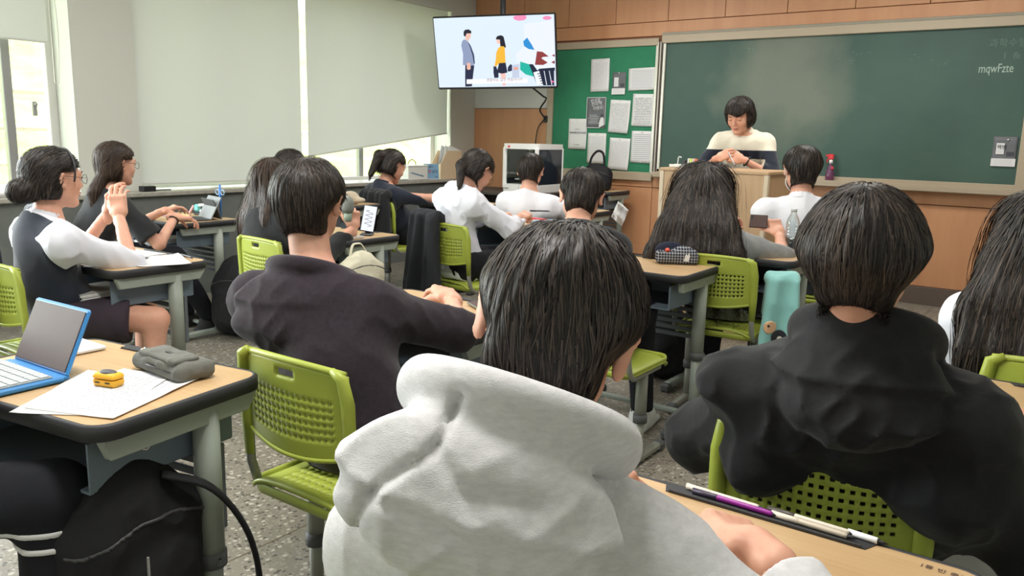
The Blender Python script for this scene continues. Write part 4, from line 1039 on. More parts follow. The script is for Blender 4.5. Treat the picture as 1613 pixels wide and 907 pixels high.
desk(-3.45, 5.55, 0, 'wooden school desk in front of the boy in the white t-shirt')
chair(-1.48, 1.39, 0, 'lime green perforated chair under the charcoal hoodie boy')
chair(-.54, .66, 22, 'lime green chair under the boy in the grey hoodie')
chair(-.38, 1.70, 8, 'lime green chair under the boy in the black windbreaker')
chair(-3.38, 1.53, 0, 'lime green chair with a dark jacket under the girl in the navy vest')
chair(-3.28, 2.68, -6, 'lime green chair under the girl with long brown hair')
chair(-3.07, 3.86, -8, 'lime green chair with a black jacket under the girl in the white shirt')
chair(-1.40, 3.77, 4, 'lime green chair with the teal blanket under the girl in the grey top')
chair(.02, 2.58, 0, 'lime green chair under the long haired girl at the right edge')
chair(-1.54, 2.86, 0, 'lime green chair under the person with white sneakers')
chair(-4.82, 2.40, -12, 'lime green chair with a grey jacket by the window')
chair(-4.58, 3.64, 0, 'lime green chair under the student hidden behind the charcoal hoodie boy')
chair(-4.50, 4.74, -10, 'lime green chair under the ponytail girl in the dark cardigan')
chair(-3.42, 4.93, 0, 'lime green chair under the boy in the white t-shirt')
chair(-1.24, 4.90, 0, 'lime green chair under the boy in the white polo shirt')
chair(-2.02, .32, 0, 'lime green chair under the student at the lower left corner')
# ---------------------------------------------------------------- people
PP = {}
# 1 boy in the grey hoodie, nearest
PP['GH'] = person('boy in a heather grey hoodie seen from behind, nearest the camera, writing', (-.56, .68), 26, (-.52, .824, 1.073), (32, -24, 15), 1.08,
    top=('hoodie', HOODIE), sleeve='long', hands={1: (-.285, .972, .790), -1: (-.62, 1.05, .79)}, stops={1: .72}, loose=.82, sw=.150, poles={1: (1, -.15, -.35), -1: (-.5, -.2, -1)},
    handrot={1: ((-.78, .62, -.05), (.15, .35, 1)), -1: ((.5, .8, -.2), (0, 0, 1))}, curls={1: (38, 52, 35), -1: (25, 35, 25)},
    hairopt=dict(bulk=1.03, nape=-.088, side=.0, len=.075, comb=.25, seg=9, lift=.004), nstr=16000, strw=.0017, h=.0055, hh=.0045, hd=.0035, fold=.006, detail=False, bendy=.03,
    wide=.93, shoulder_drop=.035, hood=dict(blend=.003, w=.150, hgt=.086, roll=14, dx=-.012, th=.062, zc=-.040, back=-.112, ridg=.011, ring=(.114, .102, .029), off=(-.006, .0, .046), seams=[([(-.055, .06), (-.06, .012), (-.087, -.02), (-.112, -.05), (-.118, -.09), (-.108, -.14)], .010, .0045), ([(-.06, .012), (-.02, -.012), (.05, -.008)], .006, .008), ([(-.112, -.05), (-.05, -.045), (.0, -.055)], .006, .007)]))
# 2 boy in the black windbreaker
PP['BW'] = person('boy in a black windbreaker with rounded black hair, seen from behind at the right', (-.345, 1.74), 8, (-.312, 1.485, 1.12), (6, -6, 0), 1.02,
    top=('jacket', BLACKNYLON), sleeve='long', pants=LPANTS, hands={1: (-.06, 1.88, .72), -1: (-.54, 1.86, .72)}, sw=.160, poles={1: (.5, -.5, -1), -1: (-1, -.6, -.8)},
    hairopt=dict(bulk=1.02, bowl=True, nape=-.088, side=-.03, len=.09, seg=9, lift=.0035), nstr=13000, strw=.0017, h=.006, hh=.004, fold=.009, detail=False, wide=.95, side=.075, nbo=(-.305, 1.545, .945), shoulder_drop=.045, over=[((-.22, -.235, .855), (.20, -.235, .835), .060), ((-.10, -.24, .80), (.02, -.24, .79), .05)], hood=dict(w=.138, hgt=.108, th=.068, zc=-.050, ring=(.100, .086, .031), ridg=.016, back=-.080, off=(0, 0, .008)), knees={1: (.18, 1.98, .52)})
# 3 boy in the charcoal hoodie
PP['CB'] = person('boy in a charcoal hoodie seen from behind with neat black hair, left of centre', (-1.50, 1.43), 18, (-1.725, 1.466, 1.12), (28, -2, 0), 1.0,
    top=('hoodie', CHAR), sleeve='long', nbo=(-1.675, 1.435, .922), hands={1: (-1.60, 1.92, .80), -1: (-1.95, 1.86, .79)}, poles={1: (1, .3, -.5), -1: (-.2, -.1, -1)},
    handrot={1: ((-.8, .5, .1), (.2, .2, 1)), -1: ((.6, .7, 0), (0, 0, 1))}, curls={1: (30, 40, 30)},
    hairopt=dict(bulk=1.04, nape=-.085, side=-.005, len=.06, seg=7), nstr=9000, strw=.0016, h=.0065, hh=.0045, hd=.0035, fold=.007, detail=False, hood=dict(w=.15, hgt=.10, th=.055, zc=-.065, ring=(.110, .100, .020), dx=-.03, ridg=.010, off=(0, 0, -.006)))
# 4 girl in the navy vest
PP['VG'] = person('girl with a low hair bun and headband, navy vest over a white blouse, hands clasped', (-3.46, 1.60), -4, (-3.41, 1.585, 1.10), (2, -2, 0), 1.06, fem=True,
    top=('shirt', WHITESH), sleeve='long', vest=NAVY, skirt=mat('dark_skirt', RGB(52, 42, 52), .9, bump=(200, .3, .001)), hands={1: (-3.42, 1.85, .93), -1: (-3.55, 1.87, .93)}, poles={1: (.9, 0, -1), -1: (-.6, 0, -1)},
    handrot={1: ((-.2, .1, 1), (.6, -.75, 0)), -1: ((.15, .1, 1), (-.6, -.7, 0))}, curls={1: (20, 30, 20), -1: (20, 30, 20)}, hair='fem',
    hairopt=dict(up=True, nape=-.075, fringe=.045, balls=[((0, -.10, -.045), (0, -.125, -.05), .048, .044)], len=.05, whorl=(0, .09, .06)), nstr=2200, hh=.005, fold=.009, h=.008, hd=.004, knees={1: (-3.16, 1.84, .51)}, bare=True)
glasses(PP['VG'])
# 5 girl in the black t-shirt by the window
PP['BT'] = person('girl in a black t-shirt with a low ponytail and glasses, seated by the window', (-4.72, 2.38), -8, (-4.564, 2.473, 1.10), (4, -4, 0), 1.06, fem=True,
    top=('tee', BLACKTEE), sleeve='short', hands={1: (-4.40, 2.72, .79), -1: (-4.75, 2.85, .79)}, poles={1: (.7, -.1, -1), -1: (-.6, 0, -1)}, handrot={1: ((.3, .9, -.1), (0, 0, 1))},
    hair='fem', hairmat=HAIRB, hairopt=dict(up=True, nape=-.085, fringe=.05, balls=[((0, -.075, -.07), (0, -.12, -.15), .030, .034), ((0, -.12, -.15), (0, -.115, -.28), .034, .016)], len=.10, whorl=(0, .09, .06)), nstr=1800, h=.010, hd=.0045, ankles={1: (-4.60, 3.06, .085), -1: (-4.85, 3.05, .085)})
glasses(PP['BT'])
# 6 girl with long brown hair
def back_chain(Hd, Y, X, zs, ws, offs, side=(0,)):
    out = []
    for sd in side: out.append(([np.array([Hd[0], Hd[1], z]) - Y * o + X * sd * w for z, w, o in zip(zs, ws, offs)], None))
    return out
def lh(Hd, yaw, prof, cols, dx=0.0):
    """curtain of hair: prof = (z, half width, distance behind the head centre, thickness)"""
    T = rotz(yaw); X, Y = T[:, 0], T[:, 1]; ch = []
    for c in cols: ch.append(([np.array([Hd[0], Hd[1], z]) - Y * o + X * (c * w + dx) for z, w, o, r in prof], [r for z, w, o, r in prof]))
    return ch
H6 = (-3.63, 2.84, 1.04)
PP['BH'] = person('girl with long straight brown hair and a dark top, behind the charcoal hoodie boy', (-3.55, 2.72), -4, H6, (8, -6, 0), 1.04, fem=True,
    top=('shirt', BLACKTEE), sleeve='long', hands={1: (-3.24, 3.05, .80), -1: (-3.7, 3.1, .79)}, poles={1: (.9, -.1, -.8)}, handrot={1: ((-.1, .15, 1), (.8, -.5, 0))}, curls={1: (45, 60, 40)},
    hair='fem', hairmat=HAIRB, hairopt=dict(nape=-.10, len=.22, chains=lh(H6, 0, [(1.08, .04, .02, .065), (.96, .06, .09, .052), (.84, .08, .135, .045), (.72, .07, .145, .02)], (-1, 0, 1))), nstr=2500, strw=.004, h=.010, hd=.004)
# 7 hidden student further on
PP['P8'] = person('student with black hair whose crown shows above the charcoal hoodie boy, by the window', (-4.62, 3.70), -4, (-4.66, 3.80, 1.06), (0, -5, 0), 1.06,
    top=('shirt', BLACKTEE), sleeve='long', hairopt={}, nstr=900, strw=.004, h=.013, hh=.006, hd=.006, detail=False)
# 8 ponytail girl
PP['NC'] = person('girl in a dark cardigan with a high black ponytail, bent over by the window', (-4.52, 4.78), -14, (-4.54, 4.70, 1.055), (-10, -22, 0), 1.10, fem=True,
    top=('shirt', NAVY), sleeve='long', hands={1: (-4.15, 5.10, .80), -1: (-4.5, 5.15, .79)}, poles={1: (1, 0, -.4)}, hair='fem',
    hairopt=dict(up=True, nape=-.07, fringe=.04, balls=[((0, -.085, .055), (0, -.13, .03), .030, .036), ((0, -.13, .03), (0, -.15, -.12), .036, .018)], len=.09, whorl=(0, .09, .06)), nstr=1500, strw=.004, h=.011, hd=.006)
# 9 girl in the white shirt
PP['WS'] = person('girl in a white shirt with black hair leaning over her desk to write', (-3.13, 3.84), -18, (-3.097, 3.95, 1.095), (-8, -38, 0), 1.06, fem=True, nbo=(-3.15, 3.85, .985),
    top=('shirt', WHITESH), sleeve='long', hands={1: (-2.95, 4.20, .80), -1: (-3.2, 4.30, .79)}, poles={1: (.9, -.8, -.6), -1: (-1, -.6, -.6)}, handrot={1: ((.2, .95, .25), (.3, -.2, 1))}, curls={1: (45, 55, 40)}, hair='fem',
    hairopt=dict(up=True, nape=-.08, fringe=.045, balls=[((0, -.09, -.01), (0, -.115, -.05), .038, .03), ((0, -.115, -.05), (.03, -.08, -.16), .03, .014)], len=.08, whorl=(0, .09, .06)), nstr=2200, strw=.003, h=.007, fold=.014, hd=.0045)
glasses(PP['WS'])
# 10 boy in the white t-shirt
PP['WT'] = person('boy in a white t-shirt with short black hair, facing the white cabinet', (-3.36, 4.92), 10, (-3.30, 4.83, 1.07), (22, -6, 0), 1.06,
    top=('tee', WHITE), sleeve='short', hairopt=dict(nape=-.07, side=-.01), nstr=1800, strw=.003, h=.010, hh=.005, hd=.005, hands={1: (-3.02, 5.2, .80), -1: (-3.6, 5.25, .79)}, poles={1: (1, 0, -.3), -1: (-1, 0, -.3)}, detail=False)
# 11 hunched boy before the nearest one
PP['HB'] = person('hunched boy beyond the grey hoodie boy, in black trousers and white sneakers', (-1.62, 2.86), 14, (-1.84, 3.10, 1.05), (30, -30, 4), 1.06,
    top=('shirt', BLACKTEE), sleeve='long', poles={1: (.2, -.2, -1), -1: (-.3, -.2, -1)}, hands={1: (-1.80, 3.18, .79), -1: (-2.0, 3.25, .79)}, feet=SHOEW, pants=PANTS, hairopt=dict(nape=-.09, side=0), nstr=3500, strw=.0025, h=.010, hh=.005, hd=.005,
    knees={1: (-1.60, 3.26, .54), -1: (-1.86, 3.26, .54)}, ankles={1: (-1.56, 3.24, .085), -1: (-1.86, 3.2, .085)}, nbo=(-1.80, 3.0, .92), detail=False)
# 12 long haired girl in grey
H12 = (-1.555, 3.80, 1.055)
PP['LG'] = person('girl in a grey top with very long wavy black hair, holding a phone', (-1.45, 3.86), 8, H12, (14, -6, 0), 1.08, fem=True,
    top=('hoodie', GREYJ), sleeve='long', loose=1.1, hands={1: (-1.30, 4.22, .84), -1: (-1.62, 4.2, .84)}, poles={1: (1, -.2, -.5), -1: (-1, -.1, -.5)}, handrot={1: ((-.5, .4, .7), (.6, -.6, .3)), -1: ((.4, .5, .6), (-.5, -.6, .3))}, curls={1: (40, 50, 30), -1: (40, 50, 30)},
    hair='fem', hairopt=dict(nape=-.10, len=.26, seg=9, chains=lh(H12, 14, [(1.12, .05, .03, .078), (1.0, .09, .10, .062), (.90, .14, .155, .05), (.78, .19, .185, .04), (.68, .22, .185, .022)], (-1, -.5, 0, .5, 1))), nstr=6500, strw=.004, h=.009, wide=1.05, hd=.0045, feet=SHOEB)
# 13 boy in the white polo shirt
PP['WP'] = person('boy in a white polo shirt with navy lower band and face mask near the podium', (-1.25, 4.90), 14, (-1.36, 4.72, 1.165), (30, -4, 0), 1.10,
    top=('shirt', WHITE), sleeve='half', hairopt=dict(nape=-.08, bulk=1.05, side=-.01), nstr=2500, strw=.003, h=.009, hd=.005, hands={1: (-.9, 5.2, .7), -1: (-1.4, 5.2, .7)}, poles={1: (1, -.2, -1)}, wide=1.08, bands=[('navy_band', NAVY, lambda P: P[:, 2] - .78)])
# 14 long haired girl at the right edge
H14 = (-.075, 2.62, 1.075)
PP['LR'] = person('girl with long straight black hair, dark vest and white sleeves at the right edge', (-.03, 2.72), 0, H14, (0, -4, 0), 1.08, fem=True,
    top=('shirt', WHITESH), sleeve='long', vest=mat('black_vest', RGB(34, 35, 38), .9, bump=(260, .3, .001)), hands={1: (.12, 3.0, .74), -1: (-.2, 3.0, .74)}, poles={1: (.3, -.1, -1), -1: (-.3, 0, -1)}, hair='fem', wide=1.05,
    hairopt=dict(nape=-.10, len=.26, seg=9, chains=lh(H14, 0, [(1.12, .05, .03, .075), (1.0, .09, .07, .06), (.88, .13, .12, .05), (.76, .14, .15, .035), (.70, .14, .15, .02)], (-1, -.5, 0, .5, 1))), nstr=5000, strw=.003, h=.009, detail=False)
# 15 the teacher
PP['T'] = person('teacher with bobbed black hair in a cream and navy polo, standing behind the podium', (-2.16, 6.02), 190, (-2.165, 5.86, 1.50), (176, -24, 0), 1.08, fem=True, standing=True,
    top=('tee', CREAM), sleeve='half', hands={1: (-2.255, 5.72, 1.19), -1: (-2.08, 5.74, 1.185)}, poles={1: (-1, .3, -1), -1: (1, .3, -1)}, handrot={1: ((.9, -.2, .35), (-.3, -.9, .3)), -1: ((-.95, -.2, .2), (.2, -.9, .3))}, curls={1: (35, 60, 40), -1: (25, 60, 50)},
    collar=True, hair='bob', hairopt=dict(len=.04, whorl=(0, -.02, .13)), nstr=4000, strw=.0025, h=.008, hh=.0042, hd=.004, wide=1.02, loose=1.15, bands=[('navy_band', NAVY, lambda P: np.maximum(np.maximum(P[:, 2] - 1.252, 1.185 - P[:, 2] - np.where(np.abs((P - np.array([-2.16, 6.02, 0])) @ rotz(190)[:, 0]) > .175, .2, 0)), 0 * P[:, 2] - 1))], nbo=(-2.16, 5.95, 1.375), bendy=.0)
PAP0 = mat('stripe_white', RGB(220, 220, 220), .8)
# 16 student at the lower left corner
PP['BL'] = person('student in black with white striped sleeves, cut off at the lower left corner', (-2.10, .36), 0, (-2.12, .50, 1.16), (10, -20, 0), 1.06,
    top=('jacket', mat('black_track_jersey', RGB(26, 26, 29), .8, bump=(260, .3, .001))), sleeve='long', pants=PANTS, hands={1: (-2.00, .62, .965), -1: (-2.42, .72, .80)}, poles={1: (.3, 1, -1)}, handrot={1: ((-.1, -.1, 1), (.3, .9, .1))}, knees={1: (-1.66, .72, .56)}, pbands=[('white_stripe', PAP0, lambda P, L_: np.minimum(np.abs(P[:, 2] - .505) - .008, np.abs(P[:, 2] - .470) - .008))], nstr=800, h=.008, detail=False)
# ---------------------------------------------------------------- podium and front furniture
PODW = mat('podium_veneer', RGB(190, 158, 122), .45, var=(2.5, RGB(178, 146, 110)), stretch=(9, 9, 1), bump=(40, .05, .0004)); PODT = mat('podium_edge', RGB(206, 190, 164), .5)
pd = empty('podium', (-2.08, 5.45, 0), 0, 'tall pale wooden podium with the teacher standing behind it', 'podium')
G().box((0, -.24, .555), (.70, .02, 1.10), b=.003).obj('front_panel', PODW, pd)
for s in (-1, 1): G().box((s * .36, 0, .555), (.02, .48, 1.10), b=.003).obj('side_panel', PODW, pd); G().box((s * .365, -.24, .555), (.032, .032, 1.11), b=.004).obj('corner_post', PODT, pd)
G().box((0, 0, 1.112), (.765, .52, .022), b=.004).obj('top', PODW, pd); G().box((0, .05, .60), (.69, .36, .018)).obj('shelf', PODW, pd); G().box((0, 0, .03), (.70, .46, .05)).obj('plinth', BASEM, pd)
WP_ = mat('white_plastic', RGB(222, 222, 216), .4); BLK = PLAST_B
o = empty('tray', (-2.32, 5.30, 1.123), 2, 'white flat tray on the left of the podium top', 'tray'); G().box((0, 0, .008), (.20, .10, .012), b=.004).obj('base', WP_, o); G().box((0, -.045, .016), (.20, .006, .014)).box((0, .045, .016), (.20, .006, .014)).obj('rim', WP_, o)
o = empty('desk_hook', (-2.375, 5.29, 1.140), 0, 'small white hooked stand on the podium tray beside black block', 'stand'); G().tube([(0, 0, 0), (.004, 0, .05), (.008, 0, .058), (.028, 0, .054)], .004, 8).obj('stem', WP_, o); G().box((0, 0, .001), (.024, .02, .003)).obj('foot', WP_, o)
tag(bevel(G().box((0, 0, .018), (.03, .03, .036)).obj('eraser_block', BLK, loc=(-2.335, 5.31, 1.140)), .004), 'black block on the podium tray between the hooked stand and sticky notes', 'block')
for k, (c, nm, w) in enumerate((((220, 222, 218), 'white', .012), ((206, 218, 110), 'lime', .014), ((210, 206, 200), 'grey', .010), ((226, 130, 92), 'orange', .008))):
    tag(bevel(G().box((0, 0, .024), (w, .035, .048 - .003 * (k % 2))).obj('chalk_box', mat(nm + '_card', RGB(*c), .7), loc=(-2.293 + k * .0165, 5.30, 1.140)), .0015), nm + ' upright packet in the row of packets on the podium', 'packet', 'packets on the podium')
o = empty('tissue_pack', (-2.18, 5.31, 1.124), 0, 'small white box at the right end of the podium tray', 'box'); G().box((0, 0, .014), (.075, .05, .028), b=.004).obj('body', WP_, o); G().box((0, -.0255, .016), (.04, .002, .010)).obj('label', mat('pale_grey', RGB(150, 150, 148), .6), o)
# spray bottle
SPR = mat('violet_clear_plastic', RGB(150, 90, 130), .2, spec=.5, trans=.6); RED = mat('red_plastic', RGB(214, 54, 60), .35)
o = empty('spray_bottle', (-1.88, 7.375, .985), 0, 'red and white trigger spray bottle on the chalk tray', 'bottle')
G().lathe([(.030, 0), (.036, .006), (.037, .06), (.030, .10), (.018, .135), (.012, .15), (.012, .165)], n=20).obj('bottle_body', SPR, o, True)
G().lathe([(.016, .158), (.016, .185), (.010, .19)], n=16).obj('collar', mat('white_cap', RGB(232, 228, 226), .4), o, True)
G().box((-.004, 0, .215), (.05, .022, .045), b=.008).box((-.035, 0, .225), (.025, .014, .016), b=.004).obj('spray_head', RED, o); G().tube([(-.018, 0, .20), (-.034, 0, .185), (-.030, 0, .165)], .005, 8).obj('trigger', RED, o); G().box((.02, -.02, .12), (.02, .012, .024), b=.004).obj('cap', RED, o)
# table with the enclosed printer
TD = mat('dark_table', RGB(58, 48, 44), .5, var=(4, RGB(48, 40, 36)))
o = empty('side_table', (-4.75, 6.53, 0), 0, 'dark brown table in the window corner carrying the white cabinet', 'table')
G().box((0, 0, .765), (1.05, .66, .03), b=.004).obj('tabletop', TD, o); G().box((0, .28, .40), (.98, .02, .66)).obj('back_panel', TD, o)
for s in (-1, 1): G().box((s * .50, 0, .375), (.03, .60, .75), b=.003).obj('side_panel', TD, o)
G().box((0, -.05, .45), (.96, .5, .02)).obj('shelf', TD, o)
pr = empty('printer_cabinet', (-4.49, 6.62, .781), 3, 'white rounded 3D printer cabinet with dark glass sides below the television', 'cabinet')
DG = mat('dark_glass', RGB(34, 40, 50), .12, spec=.6); CAB = mat('printer_white', RGB(224, 224, 222), .4); w, d, h_ = .40, .52, .46
poly = rrect(w, d, .05, 5); G().prism(poly, h_ - .05, h_).obj('top_cover', CAB, pr); g = G(); g.prism(poly, 0, .075); g.obj('base', CAB, pr)
for sx in (-1, 1):
    for sy in (-1, 1): G().box((sx * (w / 2 - .022), sy * (d / 2 - .022), h_ / 2), (.044, .044, h_ - .05), b=.018).obj('corner_post', CAB, pr)
G().box((w / 2 - .008, 0, h_ / 2 + .01), (.006, d - .08, h_ - .12)).obj('side_window', DG, pr); G().box((-w / 2 + .008, 0, h_ / 2 + .01), (.006, d - .08, h_ - .12)).obj('side_window', DG, pr)
G().box((0, d / 2 - .01, h_ / 2 + .01), (w - .08, .006, h_ - .12)).obj('back_panel', DG, pr)
G().box((0, -d / 2 + .012, h_ / 2 + .02), (w - .09, .004, h_ - .14)).obj('door', GLASS, pr)
G().box((-.05, -.02, .30), (.10, .05, .05), b=.005).box((0, .02, .30), (.32, .012, .012)).obj('print_head', mat('grey_metal', RGB(130, 134, 140), .4, metal=.5), pr); G().box((0, 0, .12), (.26, .26, .012)).box((-.02, -.02, .15), (.16, .10, .03), b=.006).obj('print_bed', WP_, pr)
G().box((-.12, -d / 2 - .001, h_ - .028), (.022, .004, .020)).obj('badge', RED, pr)
G().box((-.14, -d / 2 - .001, .035), (.05, .004, .012)).obj('button', mat('pale_grey', RGB(150, 150, 148), .6), pr)
for x in (.0, .045, .09): G().box((x, -d / 2 - .0005, .04), (.002, .002, .05)).obj('seam_line', mat('teal_line', RGB(70, 120, 130), .5), pr)
# bag helper (SDF pillow)
def bag(name, loc, rz, size, m, label, cat, straps=(), handle=None, h=.009, lumps=.012, tilt=0, extra=None):
    o = empty(name, loc, rz, label, cat); sx, sy, sz = size
    def F(P):
        d = smin(rbox(P, (0, 0, sz * .40), (sx / 2, sy / 2, sz * .40), min(sx, sy) * .42), ell(P, (0, 0, sz * .62), (sx * .46, sy * .5, sz * .40)), .03); d = smin(d, ell(P, (0, -sy * .28, sz * .36), (sx * .40, sy * .42, sz * .30)), .02)
        return d - lumps * (ridge(P * (9, 9, 7) + loc[0]) ** 2 - .35) - lumps * .4 * (ridge(P * (22, 22, 16)) ** 3 - .2)
    sdf_obj('body', F, (-sx * .75, -sy * .95, -.04), (sx * .75, sy * .9, sz + .05), h, m, o)
    g = G()
    for p, r in straps: g.stube(p, r, 8, flat=.35)
    if straps: g.obj('strap', m, o, True)
    if handle: G().tube(handle, .006, 8).obj('handle', m, o, True)
    sdf_obj('zip', lambda P: smax(smax(F(P) - .002, np.abs(P[:, 2] - sz * .74 + P[:, 0] ** 2 * 2) - .004, .001), P[:, 1], .001), (-sx * .75, -sy * .95, 0), (sx * .75, 0, sz), .004, mat('zip_grey', RGB(60, 60, 62), .5), o)
    return o
BAGM = mat('black_bag_nylon', RGB(27, 27, 30), .75, bump=(220, .4, .001), spec=.3)
bag('tote_bag', (-4.02, 7.05, .80), 10, (.30, .12, .26), BAGM, 'black tote bag with an upright loop handle on the desk below the notice board', 'bag', straps=[([(-.08, 0, .22), (-.06, 0, .32), (.0, 0, .385), (.06, .0, .36), (.08, 0, .23)], .012)])
b = bag('backpack', (-1.60, .845, .20), 98, (.30, .17, .41), BAGM, 'black backpack hanging from a metal hook on the desk with the laptop', 'bag', h=.007,
    straps=[([(-.03, 0, .40), (-.02, -.0, .50), (.0, .01, .515), (.015, .0, .50), (.03, .0, .40)], .010), ([(.04, -.06, .38), (.12, -.12, .33), (.19, -.15, .20), (.22, -.15, .04), (.21, -.12, -.12), (.15, -.05, -.16)], .020)])
G().box((-.05, -.118, .22), (.004, .004, .05)).obj('reflective_tab', mat('reflective_grey', RGB(170, 170, 168), .4), b)
STEEL = mat('hook_steel', RGB(190, 190, 188), .25, metal=.9)
g = G(); g.tube([(-1.55, .90, .715), (-1.55, .895, .69), (-1.565, .88, .665), (-1.575, .865, .68)] and [tuple(v) for v in ((-1.525, .872, .70), (-1.518, .868, .675), (-1.522, .85, .655), (-1.53, .835, .660), (-1.53, .83, .675))], .0032, 8)
tag(g.obj('bag_hook', STEEL, None, True), 'curved steel hook under the near desk, carrying the black backpack', 'hook')
# bags on the floor
bag('backpack', (-4.36, 3.13, .01), 20, (.36, .26, .50), BAGM, 'big black backpack on the floor between the window desk and the brown haired girl', 'bag')
bag('backpack', (-3.02, 3.20, .01), -30, (.30, .22, .42), BAGM, 'black backpack on the floor under the desk with the propped phone', 'bag')
bag('backpack', (-1.86, 4.05, .01), 10, (.30, .20, .44), BAGM, 'black backpack on the floor beyond the desk with the checked pencil case', 'bag')
bag('shoulder_bag', (-3.12, 2.98, .46), 80, (.26, .12, .22), mat('cream_quilt', RGB(205, 200, 178), .85, bump=(60, .5, .004)), 'cream padded bag hanging from the desk with the propped phone', 'bag', lumps=.016, straps=[([(-.06, 0, .20), (-.03, .02, .26), (.0, .02, .27), (.03, .02, .26), (.06, 0, .20)], .008)])
# ---- jackets and blanket draped on chairs
def drape(name, loc, rz, w, zt, zb, m, label, cat, depth=.034, back=-.235, seed=0., flare=.04, h=.008, sleeve=False, amp=.020, freq=16):
    o = empty(name, loc, rz, label, cat)
    def F(P0):
        P = P0.copy(); tt = np.clip((zt - P[:, 2]) / (zt - zb), 0, 1); P[:, 0] = P[:, 0] / (.82 + .38 * tt)
        t = np.clip((zt - P[:, 2]) / (zt - zb), 0, 1)
        y = P[:, 1] - (back - .02 - flare * t + amp * np.sin(P[:, 0] * freq * 2.2 + seed + 2 * t) * (.3 + t) + amp * .7 * np.sin(P[:, 0] * freq * 4.3 + seed * 3 + 3 * t))
        d = rbox(np.stack([P[:, 0], y, P[:, 2]], 1), (0, 0, (zt + zb) / 2), (w / 2 * 1.0, depth / 2, (zt - zb) / 2), .018)
        d2 = cap(P, (-w / 2 + .02, back + .01, zt - .01), (w / 2 - .02, back + .01, zt - .01), .034); d3 = rbox(P, (0, back + .05, zt - .10), (w / 2, .014, .10), .012)
        d = smin(smin(d, d2, .02), d3, .02)
        if sleeve: d = smin(d, cap(P, (w / 2 - .03, back - .02, zt - .05), (w / 2 + .02, back - .06, zb - .02), .042, .034), .015)
        d = smax(d, zb + .03 * np.sin(P[:, 0] * 17 + seed) - P[:, 2], .006)
        return (d - .006 * (ridge(P * (20, 20, 6) + seed) ** 2 - .4)) * .8
    sdf_obj('cloth', F, (-w / 2 - .1, back - .18, zb - .1), (w / 2 + .12, back + .14, zt + .06), h, m, o); o_F[name] = F; return o
o_F = {}
drape('jacket', (-3.20, 3.865, 0), -8, .26, .845, .20, mat('black_wool', RGB(36, 38, 42), .95, bump=(260, .4, .001)), 'black jacket draped over the left of the chair back behind the white shirt girl', 'jacket', sleeve=True)
drape('jacket', (-3.49, 1.53, 0), 0, .26, .84, .36, NAVY, 'dark navy jacket on the chair back of the girl in the navy vest', 'jacket')
drape('jacket', (-4.80, 2.385, 0), -12, .36, .855, .45, mat('grey_wool', RGB(112, 114, 116), .95, bump=(200, .4, .001), var=(14, RGB(90, 92, 94))), 'grey jacket on the chair back of the girl in the black t-shirt', 'jacket')
TEAL = mat('teal_fleece', RGB(142, 200, 196), .95, bump=(300, .5, .001), sheen=.3)
bl = drape('blanket', (-1.155, 3.83, 0), 22, .17, .70, .20, TEAL, 'teal fleece blanket printed with bears, hanging beside the chair of the grey top girl', 'blanket', back=-.10, depth=.045, freq=12, amp=.014)
for (x, z, r, c) in ((-.045, .47, .030, (222, 178, 140)), (.0, .42, .036, (44, 44, 50)), (.035, .26, .034, (214, 170, 130)), (-.045, .27, .034, (214, 170, 130)), (.05, .42, .014, (210, 200, 110)), (.003, .415, .013, (206, 200, 190)), (-.05, .265, .010, (60, 50, 46)), (.033, .255, .010, (60, 50, 46)), (-.052, .478, .007, (60, 50, 46))):
    sdf_obj('bear_print' if r > .02 else 'print_spot', lambda P: smax(smax(o_F['blanket'](P) - (.006 if r > .02 else .0085), np.sqrt((P[:, 0] - x) ** 2 + (P[:, 2] - z) ** 2) - r, .001), P[:, 1] + .11, .001), (x - r - .01, -.30, z - r - .01), (x + r + .01, -.09, z + r + .01), .004, mat('print_%d_%d' % (c[0], c[1]), RGB(*c), .95), bl)
drape('jacket', (-4.49, 4.74, 0), -10, .40, .86, .40, BLACKTEE, 'added black jacket covering the chair back behind the ponytail girl', 'jacket')  # added jacket, put here only to cover the green chair back
# ---------------------------------------------------------------- things on the desks
PAP = mat('paper_white', RGB(228, 228, 228), .8); PAPT = paper_mat('worksheet_flat', 30, col=RGB(222, 222, 224), ink=RGB(150, 152, 160)); PAPU = paper_mat('worksheet2_flat', 22, col=RGB(218, 220, 226), ink=RGB(120, 124, 150), dens=.45)
def dpaper(x, y, z, rz, w, d, m, label, group=None, curl=.006, stack=1):
    V = []; Fq = []; n = 8
    for i in range(n + 1):
        for j in range(n + 1):
            u, v = i / n - .5, j / n - .5; V.append((u * w, v * d, curl * (max(0, abs(u) - .3) * 4) ** 2 * (1 if v > 0 else .4) + .0008 * stack))
    for i in range(n):
        for j in range(n): a = i * (n + 1) + j; Fq.append((a, a + n + 1, a + n + 2, a + 1))
    o = mk('paper_sheet', V, Fq, m, None, True, loc=(x, y, z)); o.rotation_euler = (0, 0, math.radians(rz)); s = o.modifiers.new('thick', 'SOLIDIFY'); s.thickness = .0006 * max(1, stack)
    return tag(o, label, 'paper', group)
